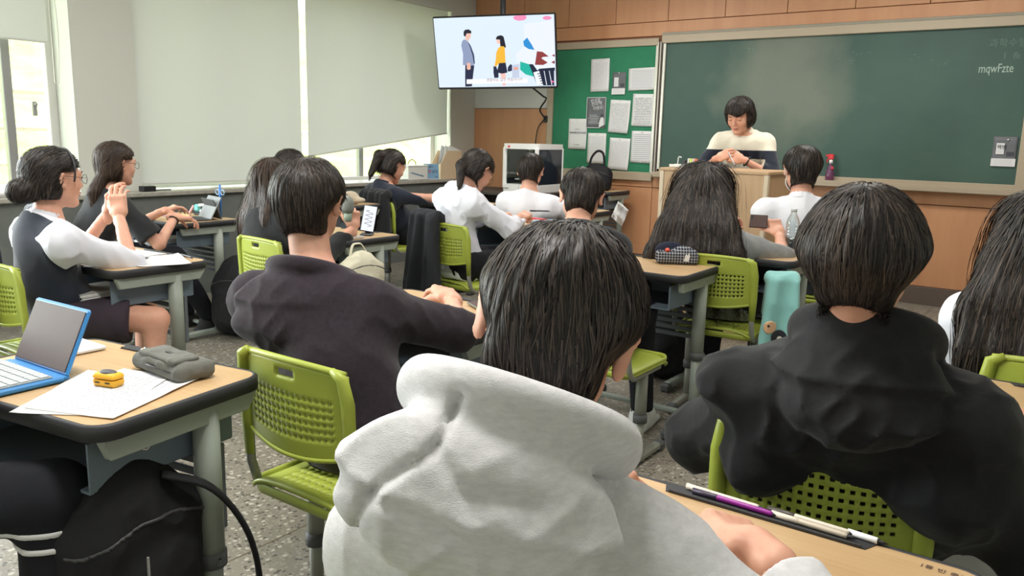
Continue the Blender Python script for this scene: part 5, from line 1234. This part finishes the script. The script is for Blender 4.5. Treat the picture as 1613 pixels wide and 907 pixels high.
def pen(x, y, z, rz, L, c, label, r=.0045, tip=(40, 40, 42), capc=None, cat='pen', grp=None, tiltx=0):
    m = mat('pen_%d_%d_%d' % c, RGB(*c), .4); o = empty('pen', (x, y, z + r), rz, label, cat, grp)
    b = G().lathe([(r * .92, 0), (r, .002), (r, L - .012), (r * .8, L - .008)], n=12).obj('barrel', m, o, True); t = G().lathe([(r * .8, L - .008), (r * .45, L), (r * .12, L + .006)], n=10).obj('tip', mat('tip_%d' % tip[0], RGB(*tip), .4, metal=.3), o, True)
    e = G().lathe([(r * 1.08, -.006), (r * 1.08, (.035 if capc else .006)), (r * 1.0, (.036 if capc else .007))], n=12).obj('cap', mat('cap_%d_%d' % ((capc or c)[0], (capc or c)[1]), RGB(*(capc or c)), .4), o, True)
    k = G().box((r * 1.25, 0, .015), (.0016, .003, .032)).obj('clip', STEEL, o)
    for q in (b, t, e, k): q.rotation_euler = (0, math.radians(90), 0)
    return o
# foreground desk
pen(-.480, 1.198, .7415, -2, .125, (222, 212, 196), 'beige pen lying in the groove of the nearest desk, farthest left', capc=(214, 204, 188))
pen(-.345, 1.200, .7415, -2, .125, (222, 212, 196), 'beige pen with a dark end in the desk groove beside the windbreaker boy', capc=(60, 52, 46))
pen(-.465, 1.188, .7415, -1.5, .135, (150, 40, 150), 'purple printed pen in the groove of the nearest desk', capc=(54, 44, 66))
pen(-.335, 1.187, .7415, -2, .115, (208, 196, 178), 'grey-beige pen in the groove of the nearest desk, on the near side', capc=(214, 204, 188))
pen(-.225, 1.198, .7415, -4, .045, (60, 58, 58), 'short dark pen with a white cap at the right end of the desk groove', capc=(236, 236, 238))
tag(G().prism([(0, 0), (.03, .012), (.022, -.008)], 0, .012).obj('eraser', PAP, loc=(-.455, 1.075, .742)), 'small white eraser corner beside the hand of the grey hoodie boy', 'eraser')
INKB = mat('ballpoint_ink', RGB(96, 76, 70), .8)
tx = text('1등 반 축는다', .013, INKB, Matrix.Translation((-.130, 1.168, .7406)) @ Matrix.Rotation(math.radians(-2), 4, 'Z'), None, 'handwriting', .0001); tag(tx, 'small handwriting in brown ink near the right corner of the nearest desk', 'writing')
# desk with laptop
BLUEC = mat('blue_case', RGB(58, 132, 196), .45); KEYM = mat('key_grey', RGB(190, 196, 198), .5); SCRD = mat('dark_screen', RGB(84, 66, 62), .5, spec=.2)
lp = empty('laptop', (-1.945, .825, .742), 2, 'tablet with keyboard in a bright blue case standing open on the near left desk', 'laptop')
G().box((0, -.075, .008), (.27, .17, .014), b=.004).obj('case_base', BLUEC, lp); kb = G().box((0, -.082, .017), (.25, .135, .004), b=.001).obj('keyboard', mat('keyboard_base', RGB(150, 158, 162), .5), lp)
for r_ in range(5):
    for c_ in range(12): G().box((-.112 + c_ * .0203, -.030 - r_ * .024, .0205), (.017, .020, .003), b=.001).obj('key', KEYM, kb)
scp = G().box((0, .0, .088), (.265, .010, .178), b=.005).obj('case_lid', BLUEC, lp); scp.location = (0, .018, .012); scp.rotation_euler = (math.radians(-24), 0, 0)
ss = G().box((0, -.006, .088), (.248, .003, .160), b=.001).obj('screen', SCRD, scp); G().box((0, .01, .008), (.26, .03, .012), b=.003).obj('hinge', BLUEC, lp)
lp.scale = (.9, .9, .88)
ye = empty('earphone_case', (-1.725, .885, .7425), 18, 'small yellow gadget case with a dark oval top on the worksheets', 'gadget')
YEL = mat('yellow_rubber', RGB(236, 176, 42), .45); sdf_obj('body', lambda P: smax(rbox(P, (0, 0, .016), (.032, .018, .016), .010), -rbox(P, (0, 0, .018), (.05, .03, .0012), .001), .001), (-.05, -.04, -.01), (.05, .04, .05), .0022, YEL, ye)
sdf_obj('dark_cover', lambda P: ell(P, (0, 0, .031), (.023, .013, .006)), (-.04, -.03, .01), (.04, .03, .05), .0022, mat('slate_rubber', RGB(80, 82, 86), .5), ye)
for s in (-1, 1): G().box((s * .014, -.0185, .012), (.012, .002, .003)).obj('slot', PLAST_B, ye)
dpaper(-1.665, .875, .742, 22, .21, .29, PAPT, 'printed worksheet on top of the pile on the near left desk', 'worksheets on the near left desk', .004, 2); dpaper(-1.70, .85, .7412, 34, .21, .29, PAP, 'worksheet lying underneath, skewed, on the near left desk', 'worksheets on the near left desk')
po = empty('pencil_pouch', (-1.715, 1.035, .7425), -2, 'grey zipped fabric pencil pouch at the far corner of the near left desk', 'pencil case')
GRP = mat('grey_canvas', RGB(104, 104, 98), .9, bump=(300, .5, .001))
sdf_obj('body', lambda P: smin(rbox(P, (0, 0, .020), (.105, .048, .020), .016), ell(P, (0, -.01, .034), (.09, .04, .016)), .01) - .004 * (ridge(P * (30, 30, 30)) ** 2 - .3), (-.14, -.08, -.02), (.14, .08, .08), .0035, GRP, po)
sdf_obj('flap', lambda P: rbox(P, (.005, -.012, .044), (.078, .034, .007), .006) - .003 * (ridge(P * (24, 24, 24) + 3) ** 2 - .3), (-.12, -.07, .02), (.12, .06, .08), .0035, GRP, po)
G().tube([(-.085, -.045, .022), (0, -.052, .024), (.085, -.045, .022)], .0022, 6).obj('zip', mat('zip_grey', RGB(70, 70, 72), .5), po, True); G().box((.01, -.012, .052), (.024, .010, .002)).obj('label_patch', mat('patch_dark', RGB(64, 64, 62), .7), po)
pen(-1.93, 1.085, .742, -6, .11, (226, 160, 90), 'orange pencil beside the grey pouch on the near left desk', cat='pencil'); pen(-1.94, 1.098, .742, -9, .12, (56, 52, 50), 'dark pen beside the orange pencil on the near left desk'); pen(-1.90, 1.072, .742, -4, .10, (214, 206, 200), 'pale pen in front of the orange pencil on the near left desk')
tag(G().box((0, 0, .005), (.15, .10, .010), b=.003).obj('notebook', PAP, loc=(-2.10, .99, .742)), 'white notebook behind the laptop at the left picture edge', 'notebook')
# desk of the vest girl
dpaper(-3.50, 1.96, .742, 4, .22, .16, PAP, 'blank white booklet at the far side of the vest girl\'s desk', 'papers on the vest girl\'s desk', .002, 5)
dpaper(-3.26, 1.93, .742, 68, .21, .30, PAPT, 'printed worksheet at the right end of the vest girl\'s desk', 'papers on the vest girl\'s desk', .010, 2)
dpaper(-3.36, 1.80, .7415, 50, .21, .29, PAPU, 'worksheet under the pen on the vest girl\'s desk', 'papers on the vest girl\'s desk', .004)
pen(-3.40, 1.83, .747, 38, .12, (200, 200, 206), 'thin clear pen on the worksheet of the vest girl'); pen(-3.22, 2.06, .742, 172, .12, (60, 62, 70), 'dark pen at the far edge of the vest girl\'s desk')
e = empty('kneaded_eraser', (-3.285, 1.745, .7415), 0, 'grey green lump of putty eraser on the vest girl\'s desk', 'eraser'); sdf_obj('lump', lambda P: ell(P, (0, 0, .014), (.028, .022, .016)) - .004 * ridge(P * (60, 60, 60)), (-.05, -.05, -.01), (.05, .05, .05), .003, mat('putty', RGB(130, 150, 144), .6), e)
tag(bevel(G().box((0, 0, .009), (.045, .022, .018)).obj('eraser', PAP, loc=(-3.215, 1.80, .742)), .002), 'white block eraser beside the putty lump on the vest girl\'s desk', 'eraser')
def books(x, y, z, rz, cols, label, w=.19, d=.26, grp=None):
    for k, c in enumerate(cols):
        o = empty('book', (x + .006 * (k % 3), y - .012 * (k % 2), z), rz + 3 * (k % 2), label % ('lowest', 'second', 'third', 'topmost')[min(k, 3)], 'book', grp); t = .010 + .003 * (k % 2)
        G().box((0, 0, t / 2), (w - .006, d - .006, t - .002)).obj('pages', PAP, o); G().box((0, 0, .0006), (w, d, .0012)).box((0, 0, t - .0006), (w, d, .0012)).box((-w / 2, 0, t / 2), (.0012, d, t)).obj('cover', mat('cover_%d_%d_%d' % c, RGB(*c), .5), o); z += t + .0005
books(-3.40, 1.72, .587, 6, ((206, 208, 206), (170, 176, 178), (220, 220, 214), (196, 192, 186)), '%s book in the drawer under the vest girl\'s desk', grp='books in the vest girl\'s drawer')
books(-4.78, 2.86, .587, -4, ((60, 84, 140), (206, 206, 200), (150, 146, 130)), '%s book in the drawer of the window desk', grp='books in the window desk drawer')
# window desk
tb = empty('tablet', (-4.60, 3.05, .742), -14, 'grey tablet standing with its dark keyboard cover open on the window desk', 'tablet')
G().box((0, -.09, .005), (.22, .16, .009), b=.002).obj('keyboard_cover', mat('slate_cover', RGB(74, 78, 80), .6), tb); q = G().box((0, 0, .075), (.22, .008, .155), b=.003).obj('screen', mat('tablet_glass', RGB(146, 150, 152), .25), tb); q.location = (0, 0, .008); q.rotation_euler = (math.radians(-28), 0, 0)
q = G().box((0, 0, .065), (.21, .006, .135), b=.002).obj('back_cover', mat('slate_cover', RGB(74, 78, 80), .6), tb); q.location = (0, .07, .006); q.rotation_euler = (math.radians(22), 0, 0)
for r_ in range(4): G().box((0, -.05 - r_ * .024, .0105), (.19, .018, .002)).obj('key_row', mat('key_dark', RGB(54, 56, 58), .5), tb)
dl = empty('desk_ornament', (-4.86, 3.17, .742), 20, 'small teal, pink and white ornament standing behind the pens on the window desk', 'ornament')
G().box((0, 0, .045), (.05, .03, .05), b=.012).obj('teal_block', mat('teal_plastic', RGB(110, 188, 186), .5), dl); G().tube([(.02, -.01, .065), (.06, -.01, .07), (.075, -.01, .045), (.05, -.01, .02), (.03, -.01, .03)], .010, 8).obj('white_loop', WP_, dl, True); G().tube([(-.02, -.01, .06), (-.04, -.01, .03), (-.055, -.01, .008)], .009, 8).obj('pink_leg', mat('pink_plastic', RGB(226, 170, 172), .5), dl, True); G().box((.01, 0, .01), (.05, .04, .02), b=.004).obj('dark_base', PLAST_B, dl)
pen(-4.93, 3.06, .742, 10, .13, (232, 170, 104), 'orange pen behind the tablet keyboard on the window desk'); pen(-4.98, 2.96, .742, 6, .12, (176, 140, 176), 'lilac pen beside the hand of the girl in the black t-shirt'); pen(-4.86, 2.95, .742, 12, .13, (222, 214, 206), 'white pen in front of the orange pen on the window desk')
sc = empty('stand_scissors', (-4.60, 3.17, .742), 0, 'blue pen with two clear ring handles rising behind the tablet', 'scissors'); BLU = mat('blue_plastic', RGB(54, 118, 196), .4)
G().tube([(0, 0, 0), (0, 0, .14), (0, 0, .215)], [.006, .009, .006], 10).obj('shaft', BLU, sc, True); g = G()
for s in (-1, 1): g.tube([(s * .028 + .018 * math.cos(t), .0, .165 + .016 * math.sin(t)) for t in np.linspace(0, 6.283, 15)[:-1]], .0035, 8, closed=True)
g.obj('ring', mat('pale_blue_plastic', RGB(150, 176, 200), .4), sc, True)
# phone desk
ph = empty('phone', (-3.30, 3.21, .742), 36, 'phone propped upright on a small stand showing a white drawing', 'phone')
q = G().box((0, 0, .076), (.078, .009, .152), b=.004).obj('phone_body', PLAST_B, ph); q.location = (0, 0, .018); q.rotation_euler = (math.radians(-16), math.radians(8), 0)
s_ = G().box((0, -.0055, .076), (.070, .001, .142)).obj('phone_screen', em('phone_light', RGB(236, 240, 250), .95), q)
g = G(); rr = np.random.default_rng(9); pts = [(.018 * math.sin(t * 2.3) + .006 * math.sin(t * 9), -.0068, .03 + t * .0085) for t in np.linspace(0, 11, 60)]; g.tube(pts, .0012, 4); g.obj('drawing_print', mat('drawing_grey', RGB(120, 122, 130), .6), q)
G().box((0, .01, .004), (.07, .09, .008), b=.003).box((0, .03, .03), (.03, .008, .06), b=.002).obj('stand', mat('stand_dark', RGB(74, 76, 80), .5), ph)
tag(bevel(G().box((0, 0, .006), (.10, .15, .012)).obj('notebook', mat('notebook_grey', RGB(198, 196, 190), .7), loc=(-3.26, 3.03, .742)), .002), 'thin pale notebook at the near right of the propped phone desk', 'notebook')
g = G(); g.tube([(-.06, 0, .018), (.06, 0, .018)], [.018, .018], 16); o = tag(g.obj('paper_roll', mat('cream_paper', RGB(224, 212, 176), .8), None, True, loc=(-3.35, 3.12, .742)), 'cream paper roll beside the propped phone', 'paper'); o.rotation_euler = (0, 0, math.radians(-35))
o = empty('tumbler', (-3.215, 2.99, .86), 0, 'grey rounded tumbler held up by the long brown haired girl', 'tumbler'); G().lathe([(.018, -.02), (.022, .0), (.023, .03)], n=16).obj('cup', mat('clear_green', RGB(140, 156, 140), .3), o, True); G().lathe([(.028, .03), (.034, .05), (.034, .08), (.026, .105), (.010, .118)], n=18).obj('lid', mat('warm_grey_plastic', RGB(120, 124, 118), .45), o, True)
# fluffy case
fz = empty('fluffy_case', (-4.54, 4.22, .78), 12, 'beige fluffy pencil case lying on the desk by the window', 'pencil case'); FUZ = mat('beige_fluff', RGB(196, 180, 156), 1, bump=(160, 1, .004), sheen=.5)
sdf_obj('body', lambda P: smin(smin(ell(P, (0, 0, .035), (.11, .06, .042)), ell(P, (.03, 0, .062), (.055, .045, .034)), .02), smin(ell(P, (.115, -.01, .035), (.045, .03, .018)), ell(P, (-.09, 0, .028), (.05, .05, .03)), .01), .02) - .003 * ridge(P * (90, 90, 90)), (-.2, -.1, -.02), (.2, .1, .13), .005, FUZ, fz); G().lathe([(.005, 0), (.008, .003), (.005, .006)], n=10).obj('button', PLAST_B, fz, True, loc=(.03, -.045, .07))
dpaper(-4.72, 4.30, .782, 0, .2, .14, PAP, 'white paper left of the beige fluffy case', None, .002, 6)
# checked pencil case
def plaid():
    m = mat('black_white_check', RGB(34, 38, 50), .85, bump=(300, .4, .001)); nt = m.node_tree; N = nt.nodes; L = nt.links; p = N['Principled BSDF']; tc = N.new('ShaderNodeTexCoord'); sp = N.new('ShaderNodeSeparateXYZ'); L.new(tc.outputs['Object'], sp.inputs[0]); prev = None
    for i, sc_ in ((0, 78), (2, 78)):
        a = N.new('ShaderNodeMath'); a.operation = 'MULTIPLY'; a.inputs[1].default_value = sc_; L.new(sp.outputs[i], a.inputs[0]); f = N.new('ShaderNodeMath'); f.operation = 'FRACT'; L.new(a.outputs[0], f.inputs[0]); l = N.new('ShaderNodeMath'); l.operation = 'LESS_THAN'; l.inputs[1].default_value = .16; L.new(f.outputs[0], l.inputs[0])
        if prev: mx_ = N.new('ShaderNodeMath'); mx_.operation = 'MAXIMUM'; L.new(prev, mx_.inputs[0]); L.new(l.outputs[0], mx_.inputs[1]); prev = mx_.outputs[0]
        else: prev = l.outputs[0]
    mx = N.new('ShaderNodeMix'); mx.data_type = 'RGBA'; L.new(prev, mx.inputs[0]); mx.inputs[6].default_value = RGB(34, 38, 50); mx.inputs[7].default_value = RGB(176, 178, 182); L.new(mx.outputs[2], p.inputs['Base Color']); return m
pc = empty('pencil_case', (-1.545, 3.495, .742), 32, 'black and white checked pencil case standing open on its desk', 'pencil case')
sdf_obj('body', lambda P: smax(smin(rbox(P, (0, 0, .030), (.098, .038, .030), .022), ell(P, (.03, 0, .05), (.055, .030, .034)), .02), -ell(P, (-.055, -.01, .085), (.045, .024, .045)), .006) - .003 * (ridge(P * (26, 26, 26)) ** 2 - .3), (-.13, -.06, -.01), (.13, .06, .11), .0035, plaid(), pc)
sdf_obj('lid_flap', lambda P: smax(ell(P, (-.03, .028, .055), (.07, .014, .045)), .01 - P[:, 2], .004), (-.12, 0, -.01), (.08, .06, .12), .0035, mat('navy_lining', RGB(30, 36, 58), .8), pc)
G().box((-.045, -.005, .062), (.022, .02, .02), b=.006).obj('orange_item', mat('coral', RGB(226, 90, 70), .5), pc); G().prism([(.028, .018), (.05, .016), (.056, .04), (.05, .058), (.046, .044), (.036, .05)], .0385, .041, Matrix(((1, 0, 0, 0), (0, 0, -1, 0), (0, 1, 0, 0), (0, 0, 0, 1)))).obj('white_patch', PAP, pc)
# bottle
WAT = bpy.data.materials.new('clear_plastic'); WAT.use_nodes = True; _n = WAT.node_tree; _n.nodes.clear(); _o = _n.nodes.new('ShaderNodeOutputMaterial'); _t = _n.nodes.new('ShaderNodeBsdfTransparent'); _g = _n.nodes.new('ShaderNodeBsdfGlossy'); _m = _n.nodes.new('ShaderNodeMixShader'); _l = _n.nodes.new('ShaderNodeLayerWeight'); _l.inputs[0].default_value = .45; _t.inputs[0].default_value = (.88, .92, .92, 1); _g.inputs[1].default_value = .08
_n.links.new(_l.outputs[1], _m.inputs[0]); _n.links.new(_t.outputs[0], _m.inputs[1]); _n.links.new(_g.outputs[0], _m.inputs[2]); _n.links.new(_m.outputs[0], _o.inputs[0])
wb = empty('water_bottle', (-1.235, 4.22, .762), 0, 'clear plastic water bottle on the desk in front of the white polo boy', 'bottle')
prof = [(.022, .0), (.031, .004), (.033, .015)]
for k in range(7): z = .022 + k * .016; prof += [(.033, z), (.0305, z + .005), (.033, z + .010)]
prof += [(.033, .145), (.028, .165), (.016, .188), (.0135, .195), (.0135, .205)]
G().lathe(prof, n=24).obj('bottle_body', WAT, wb, True); G().lathe([(.0155, .200), (.0155, .216), (.013, .218)], n=20).obj('cap', mat('clear_cap', RGB(210, 216, 220), .35), wb, True); G().lathe([(.028, .005), (.0305, .012), (.0305, .07)], n=20).obj('water', WAT, wb, True)
# phone held, red case, cream books, pen of the writer, crumpled sheet
p2 = empty('phone', (-1.41, 4.205, .90), 12, 'dark phone held up in the hands of the long haired girl in grey', 'phone'); p2.scale = (.6, 1, 1); q = G().box((0, 0, 0), (.15, .009, .074), b=.004).obj('phone_body', mat('phone_case', RGB(70, 56, 56), .4), p2); q.rotation_euler = (math.radians(-25), 0, 0); G().box((0, -.0055, 0), (.138, .001, .066)).obj('phone_screen', SCRD, q); G().box((-.055, -.0065, .018), (.02, .001, .02)).obj('camera_window', PLAST_B, q)
o = empty('pencil_case', (-3.02, 4.52, .742), -6, 'red flat pencil case with white print on the writer\'s desk', 'pencil case'); G().box((0, 0, .015), (.15, .06, .028), b=.008).obj('body', RED, o); G().box((.01, -.031, .016), (.05, .002, .010)).obj('print', PAP, o)
books(-2.92, 4.50, .742, 14, ((222, 214, 190), (150, 180, 200)), '%s book at the right of the red pencil case', w=.18, d=.2, grp='books on the writer\'s desk')
tag(pen(-2.905, 4.27, .84, 35, .12, (40, 40, 44), 'black pen in the hand of the white shirt girl'), None)
o = empty('phone', (-1.60, 2.10, .7425), -30, 'silver edged phone on the desk in front of the charcoal hoodie boy', 'phone'); G().box((0, 0, .005), (.16, .078, .009), b=.004).obj('phone_body', STEEL, o); G().box((0, 0, .0098), (.15, .070, .001)).obj('phone_screen', SCRD, o)
V = []; Fq = []
for i in range(9):
    for j in range(9): u, v = i / 8 - .5, j / 8 - .5; V.append((u * .06, .012 * math.sin(u * 9 + v * 4) + .01 * math.sin(v * 11), v * .08 - .02 * u))
for i in range(8):
    for j in range(8): a = i * 9 + j; Fq.append((a, a + 9, a + 10, a + 1))
o = mk('crumpled_sheet', V, Fq, PAP, None, True, loc=(-1.74, 3.28, .975)); o.rotation_euler = (0, math.radians(20), math.radians(28)); o.modifiers.new('t', 'SOLIDIFY').thickness = .001; tag(o, 'crumpled white sheet held up beside the head of the hunched boy', 'paper')
tag(bevel(G().box((0, 0, .006), (.12, .09, .012)).prism([(-.03, -.03), (.05, -.02), (.03, .03)], .012, .03).obj('tissue', PAP, loc=(-.10, 1.98, .587)), .002), 'white folded tissue in the drawer of the desk at the right edge', 'tissue')
# ---------------------------------------------------------------- things on the sill
SZ = .837
o = empty('file_box', (-5.80, 6.84, SZ), 0, 'cardboard magazine holder full of worksheets on the sill beside the corner', 'file box'); CARD = mat('cardboard', RGB(214, 190, 158), .8)
Mx = Matrix(((0, 0, 1, 0), (1, 0, 0, 0), (0, 1, 0, 0), (0, 0, 0, 1)))
side = [(-.16, 0), (.14, 0), (.20, .30), (-.06, .30), (-.16, .16)] 
for x in (-.065, .065): G().prism(side, x - .002, x + .002, Mx).obj('side_wall', CARD, o)
G().box((0, -.16, .08), (.13, .004, .16)).obj('front_wall', CARD, o); G().box((0, 0, .003), (.13, .30, .005)).obj('bottom', CARD, o)
for k in range(7):
    q = G().box((0, 0, .165), (.004, .24, .33 - .012 * (k % 3)), b=.0008).obj('worksheet_bundle', (PAP, PD, mat('grey_paper', RGB(186, 188, 186), .8))[k % 3], o); q.location = (-.045 + k * .015, .01 + .004 * k, .008); q.rotation_euler = (math.radians(-14), 0, 0)
o = empty('storage_box', (-5.82, 6.32, SZ), 0, 'white lidded box with a dark carrying handle on the sill', 'box'); G().box((0, 0, .07), (.18, .30, .14), b=.006).obj('body', WP_, o); G().box((0, 0, .145), (.19, .31, .016), b=.004).obj('lid', WP_, o); G().tube([(0, -.06 * math.cos(t), .152 + .055 * math.sin(t)) for t in np.linspace(0, math.pi, 12)], .005, 8).obj('handle', mat('handle_brown', RGB(90, 66, 56), .5), o, True)
G().prism([(-.12, .075), (-.10, .082), (.08, .045), (.08, .030)], .0905, .092, Mx).obj('blue_stripe', mat('blue_print', RGB(110, 140, 168), .6), o)
o = empty('desk_calendar', (-5.74, 6.54, SZ), 62, 'small blue desk sign with red and black lettering on the sill', 'sign'); q = G().box((0, 0, .085), (.17, .004, .16)).obj('card', mat('sky_card', RGB(120, 160, 190), .6), o); q.rotation_euler = (math.radians(-8), 0, 0)
_mm = lambda x, z: Matrix.Translation((x, -.0035, z)) @ Matrix.Rotation(math.radians(90), 4, 'X')
text('3월 7', .024, INK, _mm(-.03, .125), q, 'print', .0003); text('급행', .040, mat('red_print', RGB(206, 60, 60), .6), _mm(-.075, .07), q, 'print', .0003); text('금지', .036, INK, _mm(.005, .07), q, 'print', .0003); text('2반', .02, INK, _mm(.04, .02), q, 'print', .0003)
G().box((0, .02, .004), (.17, .06, .008)).obj('foot', mat('clear_acrylic', RGB(200, 206, 210), .2), o)
dpaper(-5.80, 5.90, SZ, 4, .20, .28, PAP, 'stack of loose white papers on the sill left of the storage box', None, .003, 8)
tag(bevel(G().box((0, 0, .006), (.09, .16, .012)).obj('tablet_slab', mat('pale_grey', RGB(150, 150, 148), .6), loc=(-5.78, 6.10, SZ)), .002), 'flat grey slab lying on the sill in front of the storage box', 'tablet')
tag(bevel(G().box((0, 0, .02), (.07, .10, .04)).box((.0, .12, .006), (.02, .14, .008)).obj('black_device', PLAST_B, loc=(-5.78, 3.36, SZ)), .006), 'small black device at the left end of the sill under the blind', 'device')
o = empty('crumpled_bag', (-5.80, 2.42, SZ), 0, 'crumpled translucent plastic bag on the sill behind the vest girl', 'plastic bag'); sdf_obj('bag', lambda P: ell(P, (0, 0, .03), (.08, .20, .05)) - .02 * (ridge(P * (12, 12, 12)) ** 2 - .4), (-.14, -.28, -.02), (.14, .28, .13), .008, mat('milky_plastic', RGB(210, 206, 206), .35), o); G().box((.02, -.14, .02), (.05, .06, .03), b=.01).obj('dark_content', mat('purple_grey', RGB(120, 106, 120), .6), o)
# watch, headband, mask, collars
def onp(p, v): return np.array(p['Hd']) + p['HR'] @ np.array(v) * p['hs'] - p['o']
p = PP['VG']; G().tube([onp(p, (.090 * math.cos(t), .035 + .004 * math.sin(t), .022 + .092 * math.sin(t))) for t in np.linspace(-.35, math.pi + .35, 22)], .004, 8).obj('headband', mat('dark_band', RGB(52, 52, 56), .35), p['root'], True)
p = PP['WP']
def fmask(P):
    q = P @ p['HR'] ; q = (P + p['o'] - p['Hd']) @ p['HR'] / p['hs']
    d = ell(q, (0, .045, -.060), (.066, .068, .062)); d = smax(d, -ell(q, (0, .035, -.060), (.064, .064, .060)), .003); d = smax(d, .015 - q[:, 1], .003); d = smax(d, q[:, 2] + .015, .004); return d * p['hs']
_c = p['Hd'] - p['o']; sdf_obj('face_mask', fmask, _c - .16, _c + .16, .0045, PAP, p['root'])
g = G()
for s in (-1, 1): g.tube([onp(p, (s * .060, .02, -.035)), onp(p, (s * .082, .0, -.01)), onp(p, (s * .090, -.03, .0)), onp(p, (s * .084, -.02, -.03)), onp(p, (s * .058, .02, -.075))], .0015, 6)
g.obj('ear_loop', PAP, p['root'], True)
p = PP['T']; S, E, Wr = p['arms'][1] if False else p['arms'][-1]
ax = nrm(Wr - E); c0 = Wr - ax * .035 - p['o']; u = nrm(np.cross(ax, (0, 0, 1))); v = np.cross(ax, u)
for s in (-1,):
    g = G(); g.tube([c0 + .030 * (u * math.cos(t) + v * math.sin(t)) for t in np.linspace(0, 6.283, 19)[:-1]], .007, 8, closed=True); wt = g.obj('watch_strap', PLAST_B, p['root'], True)
    g = G(); cc = c0 + v * -.032; g.lathe([(.015, -.004), (.018, 0), (.016, .005)], n=16); f = g.obj('watch_face', PLAST_B, p['root'], True); f.location = tuple(cc)
W_ = lambda v_: tuple(v_)
bt = PP['BT']; S, E, Wr = bt['arms'][1]; ax = nrm(Wr - E); c0 = Wr - ax * .03 - bt['o']; u = nrm(np.cross(ax, (0, 0, 1))); v = np.cross(ax, u)
G().tube([c0 + .029 * (u * math.cos(t) + v * math.sin(t)) for t in np.linspace(0, 6.283, 19)[:-1]], .004, 8, closed=True).obj('bracelet', PLAST_B, bt['root'], True)
tag(pen(-2.165, 5.70, 1.22, 20, .10, (214, 214, 220), 'white pen between the fingers of the teacher'), None).rotation_euler = (0, math.radians(60), math.radians(20))
